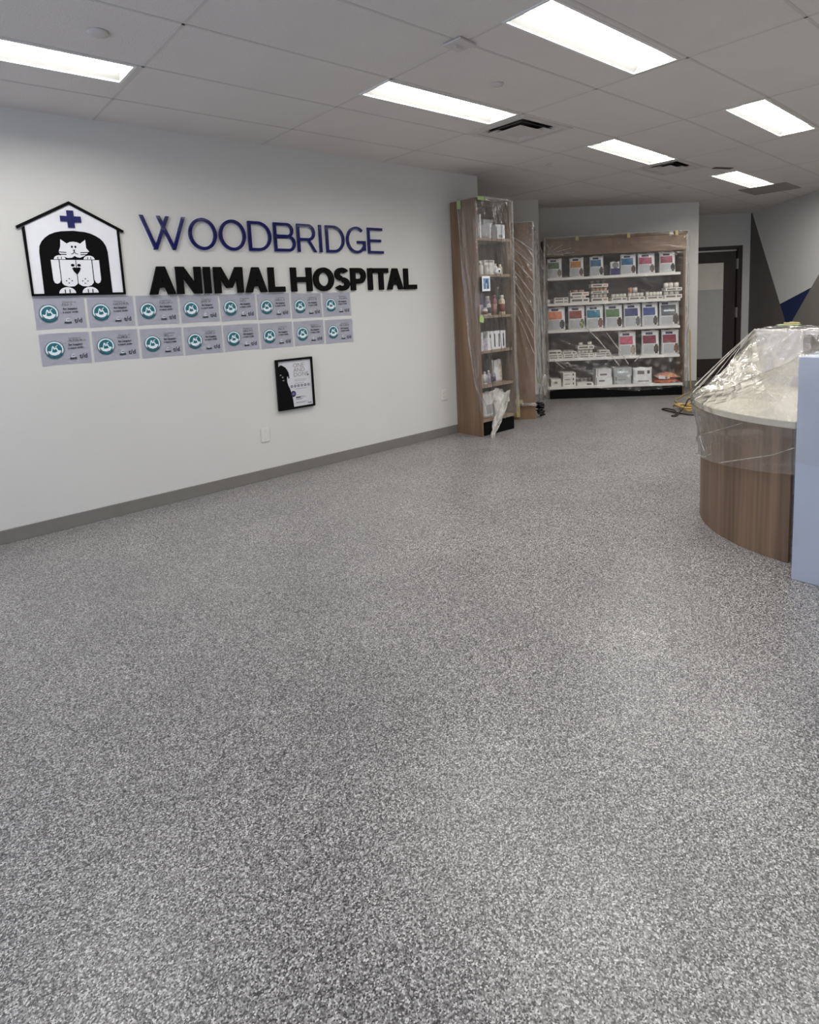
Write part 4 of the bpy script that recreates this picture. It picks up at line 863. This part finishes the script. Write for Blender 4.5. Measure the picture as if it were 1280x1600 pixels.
# fourth shelf: low cartons
for i, (a, b) in enumerate(((857, 880.5), (881, 905), (905.5, 930), (930.5, 956))):
    tray(a, b, 1, 0, .030, '%s flat tray of the bottom layer on the fourth shelf' % nm4[i]); 
for i, (a, b) in enumerate(((857, 880), (881.5, 905), (906, 930), (931, 956))):
    tray(a, b, 1, .0305, .028, '%s flat tray of the second layer on the fourth shelf' % nm4[i])
tray(857, 878, 1, .059, .055, 'cream carton on the low trays at the left end of the fourth shelf')
tray(880, 902, 1, .059, .034, 'wide carton second from the left on the low trays of the fourth shelf')
for i, p in enumerate((884, 890, 896)): can(p, 1, .0935, '%s of three flat cans on the wide carton of the fourth shelf' % ('left', 'middle', 'right')[i], h=.02, r=.024)
for i, p in enumerate((907, 913, 919, 925.5)): can(p, 1, .059, '%s can under the raised carton of the fourth shelf' % nm4[i], h=.06, r=.025)
tray(904, 929.5, 1, .1195, .050, 'raised carton carrying two cans on the fourth shelf')
can(909.5, 1, .170, 'left can standing on the raised carton of the fourth shelf', h=.045, r=.028); can(924, 1, .170, 'right can standing on the raised carton of the fourth shelf', h=.05, r=.028)
tray(938, 954, 1, .059, .034, 'small carton at the right end of the low trays on the fourth shelf')
# bottom shelf
def bxx(px0, px1, dz, h, lab, m=None, n=8.50, d=.2, marks=()):
    u = (uu(px0) + uu(px1)) / 2; x, y, z = at(u, n, SZ[0] + dz)
    return cbox(x, y, z + .0004, uu(px1) - uu(px0), d, h, m or M['card'], lab, 'box', 'carton', 'boxes on the bottom shelf', marks, A45)
gi = M['greyink']; ik = M['cardgrey']
bxx(861, 877, 0, .105, 'plain white box at the left end of the bottom shelf', marks=[(.35, .65, .4, .7, gi)])
for i in range(3): bxx(880.5, 900.5, i * .0635, .063, '%s of three stacked white boxes with small black dots, bottom shelf' % ('bottom one', 'middle one', 'top one')[i], marks=[(.12, .55, .4, .6, gi), (.76, .85, .35, .8, M['ink'])])
bxx(903, 928, 0, .045, 'low white box under dark cans on the bottom shelf', marks=[(.6, .93, .3, .7, M['ink'])])
for i, p in enumerate((906, 912.5, 919, 925.5)): 
    c_ = can(p, 0, .0455, '%s dim can on the low white box of the bottom shelf' % nm4[i], n=8.52, h=.05, r=.026, col=M['greyback'])
bxx(932, 958, 0, .112, 'lower of two large white boxes left of the middle, bottom shelf', M['bagwhite'], marks=[(.2, .55, .45, .62, ik), (.03, .08, .05, .95, gi)])
bxx(933, 957, .1125, .115, 'upper of two large white boxes left of the middle, bottom shelf', M['bagwhite'], marks=[(.25, .7, .2, .4, ik), (.08, .12, .05, .95, ik)])
bxx(962, 988, 0, .118, 'lower of two pale boxes in the middle of the bottom shelf', M['label'], marks=[(.2, .7, .5, .6, gi), (.05, .12, .1, .9, ik)])
bxx(961, 989, .1185, .115, 'upper of two pale boxes in the middle of the bottom shelf', M['label'], marks=[(.2, .8, .35, .6, M['icy']), (.3, .45, .6, .8, ik)])
x, y, z = at((uu(993) + uu(1022)) / 2, 8.48, SZ[0] + .0005)
pouch(x, y, z, .255, .220, .15, A45, M['bagwhite'], 'plump rounded white pack left of the orange bags on the bottom shelf', 'pack', 'boxes on the bottom shelf', [('label_panel', .2, .55, .60, .82, M['cardgrey']), ('brand_mark', .7, .85, .62, .82, M['ink']), ('label_panel', .2, .8, .12, .2, M['greyink'])], 'soft_pack', 2.6)
def flatbag(px0, px1, dz, h, lab, m, n, marks):
    u = (uu(px0) + uu(px1)) / 2; x, y, z = at(u, n, SZ[0] + dz); w_ = uu(px1) - uu(px0)
    t = thing('orange_bag', lab, 'bag', (x, y, z), A45, 'orange bags on the bottom shelf')
    bm = bmesh.new(); nx, ny = 10, 6; T, B = [], []
    for i in range(nx + 1):
        T.append([]); B.append([])
        for j in range(ny + 1):
            s, v = i / nx, j / ny; q = (math.sin(PI * s) ** .45) * (math.sin(PI * v) ** .45)
            T[-1].append(bm.verts.new(((s - .5) * w_, (v - .5) * .24, h * .35 + h * .65 * q + .008 * math.sin(s * 11 + v * 5)))); B[-1].append(bm.verts.new(((s - .5) * w_, (v - .5) * .24, h * .34 * (1 - q) + .0005)))
    for i in range(nx):
        for j in range(ny): bm.faces.new((T[i][j], T[i + 1][j], T[i + 1][j + 1], T[i][j + 1])); bm.faces.new((B[i][j], B[i][j + 1], B[i + 1][j + 1], B[i + 1][j]))
        bm.faces.new((T[i][0], B[i][0], B[i + 1][0], T[i + 1][0])); bm.faces.new((T[i][ny], T[i + 1][ny], B[i + 1][ny], B[i][ny]))
    for j in range(ny): bm.faces.new((T[0][j], T[0][j + 1], B[0][j + 1], B[0][j])); bm.faces.new((T[nx][j], B[nx][j], B[nx][j + 1], T[nx][j + 1]))
    obj('bag_body', bm, m, t, True)
    for a0, a1, mm in marks:
        bm = bmesh.new(); box(bm, (a0 - .5) * w_, (a1 - .5) * w_, -.1245, -.1205, h * .12, h * .62); obj('label_panel', bm, mm, t)
flatbag(1026.5, 1064, 0, .060, 'lower deep orange bag lying at the right end of the bottom shelf', colm((214, 92, 52)), 8.50, [(.15, .6, colm((226, 110, 66)))])
flatbag(1030, 1065, .050, .085, 'upper salmon orange bag lying at the right end of the bottom shelf', colm((236, 150, 112)), 8.51, [(.02, .30, M['bagwhite']), (.38, .5, cream)])
# film over the shelf
film = thing('plastic_sheet', 'clear plastic sheet stretched over the front of the wide product shelf', 'plastic sheet', (0, 0, 0), A45)
def f4(s, t_):
    u = lerp(1.215, 3.088, s); z = lerp(2.205, 0.12 + .03 * math.sin(s * 7), t_)
    r1 = math.atan2(z - 2.3, u - 1.0) * 26; r2 = math.atan2(z + 0.3, u - 3.4) * 22
    k = .012 * ridge(r1, 7) * max(0, 1 - (u - 1.2) / 1.3) + .016 * ridge(r2, 8) * t_ ** 1.5
    if 0.45 < t_: k += .022 * max(0, 1 - abs((u - 1.75) - (1.1 - z) * 1.0) / .03) ** 2 + .018 * max(0, 1 - abs((u - 1.95) - (1.1 - z) * .9) / .035) ** 2
    if t_ > .78: k += .02 * ridge(u * 9 + z * 22, 4) + .012 * ridge(u * 23 - z * 17, 4)
    if t_ < .2: k += .012 * ridge(math.atan2(z - 1.97, u - 1.6) * 14, 5) * max(0, 1 - (u - 1.2) / .7)
    return (u, SN - 0.035 - k + .02 * math.sin(PI * s) * math.sin(PI * t_), z)
sheet('front_film', f4, 130, 120, M['filmshelf'], film)
rope([(3.088, SN - .035, 2.2), (3.09, SN - .04, 1.5), (3.078, SN - .045, 1.0), (3.085, SN - .04, .6), (3.08, SN - .04, .12)], .010, .018, 0, M['filmside'], 'rolled_edge', film)
rope([(1.215, SN - .035, 2.2), (1.19, SN - .06, 1.4), (1.175, SN - .08, .8), (1.18, SN - .09, .3), (1.17, SN - .10, .08)], .010, .026, 0, M['filmmilk'], 'rolled_edge', film)
rope([(1.22, SN - .035, 2.20), (2.1, SN - .036, 2.205), (3.08, SN - .035, 2.2)], .008, .008, 0, M['filmside'], 'top_hem', film)
for p0, p1, p2, rr in (((1.66, 1.07), (1.92, .80), (2.19, .44), .007), ((2.02, .90), (2.16, .70), (2.31, .46), .006), ((1.31, .55), (1.38, .49), (1.45, .43), .005), ((2.55, .66), (2.48, .58), (2.39, .49), .005)):
    rope([(p0[0], SN - .050, p0[1]), (p1[0], SN - .054, p1[1]), (p2[0], SN - .052, p2[1])], rr, rr * 1.3, 0, M['filmmilk'], 'crease_glint', film, 6)  # whitish strands drawn in for light streaks on the shelf film
for u2, z2 in ((1.34, 2.13), (1.45, 2.10), (1.56, 2.05), (1.60, 1.99), (1.46, 1.97), (1.36, 1.975)):
    rope([(1.24, SN - .047, 1.975 if z2 > 1.98 else 2.12), (lerp(1.24, u2, .5), SN - .052, lerp(1.98, z2, .55)), (u2, SN - .050, z2)], .003, .005, 0, M['filmmilk'], 'crease_glint', film, 6)  # thin milky strands as painted glints over the left of the header
for i, (u, lab) in enumerate(((1.64, 'leftmost'), (2.31, 'middle'), (2.93, 'rightmost'))):
    bm = bmesh.new(); box(bm, u - .02, u + .02, SN - .056, SN - .054, 2.145, 2.205); o = tag(obj('tape_piece', bm, M['tapetan']), '%s tan tape piece along the top edge of the product shelf' % lab, 'tape', 'tape along the shelf header'); o.rotation_euler = (0, 0, A45)

# ------------------------------------------------------------------ reception desk
CX, CY, CR = 4.10, 0.95, 0.765
t = thing('reception_desk', 'curved walnut reception desk with white upright panels, draped in film', 'reception desk', (CX, CY, 0))
def arc(r, a0, a1, n): return [(r * math.cos(math.radians(a0 + (a1 - a0) * i / n)), r * math.sin(math.radians(a0 + (a1 - a0) * i / n))) for i in range(n + 1)]
bm = bmesh.new(); prism(bm, arc(CR, 56, 176, 48) + arc(CR - .03, 176, 56, 48), 0, .715); o = obj('curved_front', bm, M['wood2'], t); 
o = obj('countertop', (lambda bm: (prism(bm, arc(CR + .045, 54, 178, 48) + [(-.35, -.02), (0.38, .10)], .716, .75), bm)[-1])(bmesh.new()), M['counter'], t)
NB = (3.156 - CX, .933 - CY)
bm = bmesh.new(); prism(bm, [(NB[0], NB[1]), (NB[0] + .30, NB[1] + .01), (NB[0] + .34, -1.6), (NB[0] + .10, -1.6)], 0, 1.085)
bmesh.ops.bevel(bm, geom=bm.edges[:], offset=.003, segments=2, affect='EDGES'); o = obj('front_panel', bm, M['daywhite'], t); o['label'] = 'tall white end panel nearest the camera, daylight blue put into its colour'
bm = bmesh.new(); box(bm, 4.50 - CX, 4.64 - CX, 1.31 - CY, 1.595 - CY, 0, 1.12, bev=.003); o = obj('rear_panel', bm, M['panelwhite'], t); o['label'] = 'white upright panel at the far end of the counter'
obj('back_panel', bx(4.66 - CX, 4.70 - CX, -.5, 1.309 - CY, 0, 1.09), M['greytop'], t)
obj('transaction_top', bx(4.52 - CX, 4.86 - CX, -.5, 1.305 - CY, 1.09, 1.115, bev=.003), M['panelwhite'], t)
film = thing('plastic_sheet', 'milky clear plastic sheet tented over the curved reception desk', 'plastic sheet', (CX, CY, 0))
FA = Vector((4.495 - CX, 1.60 - CY, 1.128)); FB = Vector((4.495 - CX, 1.31 - CY, 1.128)); NA = Vector((3.20 - CX, .945 - CY, 1.092))
def f5(s, t_):
    th = lerp(52, 181, s); c, sn = math.cos(math.radians(th)), math.sin(math.radians(th))
    if s < .34: A = FA.copy()
    elif s < .48:
        q = (s - .34) / .14; A = FA.lerp(NA, q); A.z = lerp(1.128, 1.092, q) - .36 * math.sin(PI * q) ** .8; A.z = max(A.z, .775)
    else: A = NA.copy()
    rim = Vector((c * (CR + .055), sn * (CR + .055), .758))
    if t_ < .6:
        q = t_ / .6; p = A.lerp(rim, q); p.z = lerp(A.z, rim.z, q ** .85) - .05 * math.sin(PI * q) * (A.z - .75) / .37
        amp = 1.0 if s < .5 else .25
        k = amp * (.026 * ridge(s * 30, 9) * (1 - q * .3) + .014 * ridge(s * 67 + 3 * q, 8) + .012 * ridge(s * 44 - 9 * q, 9) * q) * math.sin(PI * min(1, q * 1.02)) 
        p.z += max(k, -.004); p += Vector((c, sn, 0)) * k * .7
        if s > .34 and q > .6: p.z = max(p.z, .7575)
        return p
    q = (t_ - .6) / .4; zb = .36 + .12 * max(0, (s - .35)) / .65
    k = .003 + .020 * ridge(q * 3.2 + s * 7.5 + .4, 26) * math.sin(PI * q) + .016 * ridge(q * 5 + s * 5.2 + 1.7, 24) * (1 - q) * q * 4 + .012 * ridge(q * 2.1 - s * 11, 30) * (1 - q) + .003 * ridge(s * 40 + q * 3, 3)
    k += .012 * max(0, 1 - abs(q - .12) / .1)
    r = CR + .012 + .040 * (1 - q) ** 2 + k * .6
    return Vector((c * r, sn * r, lerp(.750, zb, q)))
sheet('counter_film', lambda s, t_: f5(s, t_ * .6), 150, 70, M['filmdesk'], film)
sheet('skirt_film', lambda s, t_: f5(s, .6 + t_ * .4), 150, 60, M['filmskirt'], film)
def cyl(p, k=.030): return tuple((CR + k) * f(math.radians(p[0])) for f in (math.cos, math.sin)) + (p[1],)
for pts in ([(108, .44), (122, .52), (140, .60), (158, .70)], [(112, .40), (124, .41), (134, .43), (140, .47)], [(146, .44), (158, .50), (170, .56), (178, .62)], [(110, .62), (120, .63), (132, .65)], [(128, .54), (131, .50), (134, .47)]):
    rope([cyl(p) for p in pts], .0045, .0045, 0, M['filmmilk'], 'crease_glint', film, 6)  # milky lines added as bright streaks on the hanging skirt
for th, zz, ww in ((70, .76, .004), (84, .79, .005), (97, .77, .004), (104, .80, .006), (112, .77, .005), (92, .9, .004)):
    c_, s_ = math.cos(math.radians(th)), math.sin(math.radians(th)); R2 = CR + (.05 if zz < .85 else -.10)
    e_ = Vector((c_ * R2, s_ * R2, zz)); st = FA + Vector((0, 0, .004)); md = st.lerp(e_, .5) + Vector((c_ * .012, s_ * .012, -.006))
    rope([tuple(st), tuple(md), tuple(e_)], ww * .6, ww, 0, M['filmmilk'], 'crease_glint', film, 6)  # white radial streaks of light on the tent, built as milky strands
def f6(s, t_):
    # over the far panel and the dark transaction top, rising over something at the right
    y = lerp(1.60, .70, s) - CY
    if t_ < .5:
        q = t_ / .5; x = lerp(4.86, 4.492, q) - CX; z = 1.128 + .42 * max(0, s - .34) * (1 - .75 * q) + .006 * ridge(s * 20 + q * 4, 3)
    else:
        q = (t_ - .5) / .5; x = 4.486 - CX - .02 * ridge(math.atan2(q + .05, s - .32) * 9, 6) - .012 * ridge(s * 31 + q * 5, 4) - .05 * q; z = 1.128 + .012 * max(0, s - .4) - q * .30
    return Vector((x, y, z))
sheet('top_film', f6, 60, 50, M['filmdesk'], film)
def f7(s, t_):
    y = lerp(.940, -.3, s) - CY
    if t_ < .5: x = lerp(3.46, 3.150, t_ * 2) - CX + .03 * s; z = 1.090 + .006 * ridge(s * 30 + t_ * 8, 3)
    else:
        q = (t_ - .5) * 2; x = 3.146 - CX + .10 * s * .9 - .004 - .006 * ridge(s * 12 + q * 6, 6); z = 1.088 - q * (.50 + .1 * s)
    return Vector((x, y, z))
sheet('near_film', f7, 50, 50, M['filmpanel'], film)
t = tag(obj('tape_strip', bx(4.58, 4.66, 1.37, 1.50, 1.150, 1.152), M['tapegreen']), 'bright green tape patch on top of the far white desk panel', 'tape')
bm = bmesh.new()
for k in range(3): tube(bm, [(4.63 + .05 * math.cos(a * .7 + k), 1.42 + .045 * math.sin(a * .7 + k), 1.158 + .003 * k + .002 * math.sin(a)) for a in range(8)], .003, 5)
o = tag(obj('tape_scrap', bm, M['tapetan'], None, True), 'crumpled tan scrap behind the green tape on the desk', 'tape scrap')

# ------------------------------------------------------------------ cords on the floor by the shelf
def smooth(pts, n=8):
    P = [Vector(p) for p in pts]; out = []
    for i in range(len(P) - 1):
        a, b, c, d = P[max(i - 1, 0)], P[i], P[i + 1], P[min(i + 2, len(P) - 1)]
        for k in range(n):
            q = k / n; out.append(.5 * ((2 * b) + (c - a) * q + (2 * a - 5 * b + 4 * c - d) * q * q + (3 * b - a - 3 * c + d) * q ** 3))
    return out + [P[-1]]
def un3(l): return [UN(*p) for p in l]
bm = bmesh.new(); tube(bm, smooth(un3([(3.105, 8.30, 0.9), (3.11, 8.29, 0.45), (3.118, 8.29, 0.18), (3.13, 8.31, .05), (3.06, 8.35, .010), (2.93, 8.14, .009), (2.80, 7.94, .009), (2.75, 7.72, .009), (2.78, 7.61, .009), (2.83, 7.55, .012), (2.90, 7.53, .009), (2.97, 7.48, .009), (3.3, 7.46, .009), (3.7, 7.45, .009)])), .0085, 8)
tag(obj('extension_cord', bm, M['olive'], None, True), 'pale yellow cord hanging down the right end of the product shelf onto the floor', 'cord')
r2_ = random.Random(3); pts = []
for i in range(46):
    a = i * .68; rr = .085 + .04 * math.sin(i * .47)
    cu_ = 2.70 + .10 * math.sin(i * .19); cn_ = 7.20 + .09 * math.cos(i * .26)
    pts.append((cu_ + rr * 1.25 * math.cos(a), cn_ + rr * 1.3 * math.sin(a), .014 + .0016 * i + .016 * (i % 4 == 0)))
pts += [(2.78, 7.33, .11), (2.77, 7.42, .13), (2.80, 7.45, .10), (2.84, 7.40, .05)]
bm = bmesh.new(); tube(bm, smooth(un3(pts), 5), .011, 7); tag(obj('extension_cord', bm, M['yellow'], None, True), 'tangled heap of yellow extension cord on the floor between shelf and desk', 'cord')
bm = bmesh.new(); pts = [(3.05, 6.93, .009), (2.86, 6.90, .009), (2.70, 6.91, .010), (2.58, 6.96, .012), (2.49, 7.10, .014), (2.45, 7.24, .010), (2.43, 7.33, .009), (2.47, 7.37, .010), (2.51, 7.28, .016), (2.50, 7.10, .030), (2.46, 6.96, .012), (2.40, 6.92, .009), (2.44, 6.90, .012), (2.52, 7.0, .035), (2.62, 7.12, .08), (2.72, 7.30, .12), (2.80, 7.38, .12), (2.82, 7.30, .09)]
tube(bm, smooth(un3(pts)), .008, 7); tag(obj('extension_cord', bm, M['cordblack'], None, True), 'black cord looping out of the left side of the yellow cord heap', 'cord')
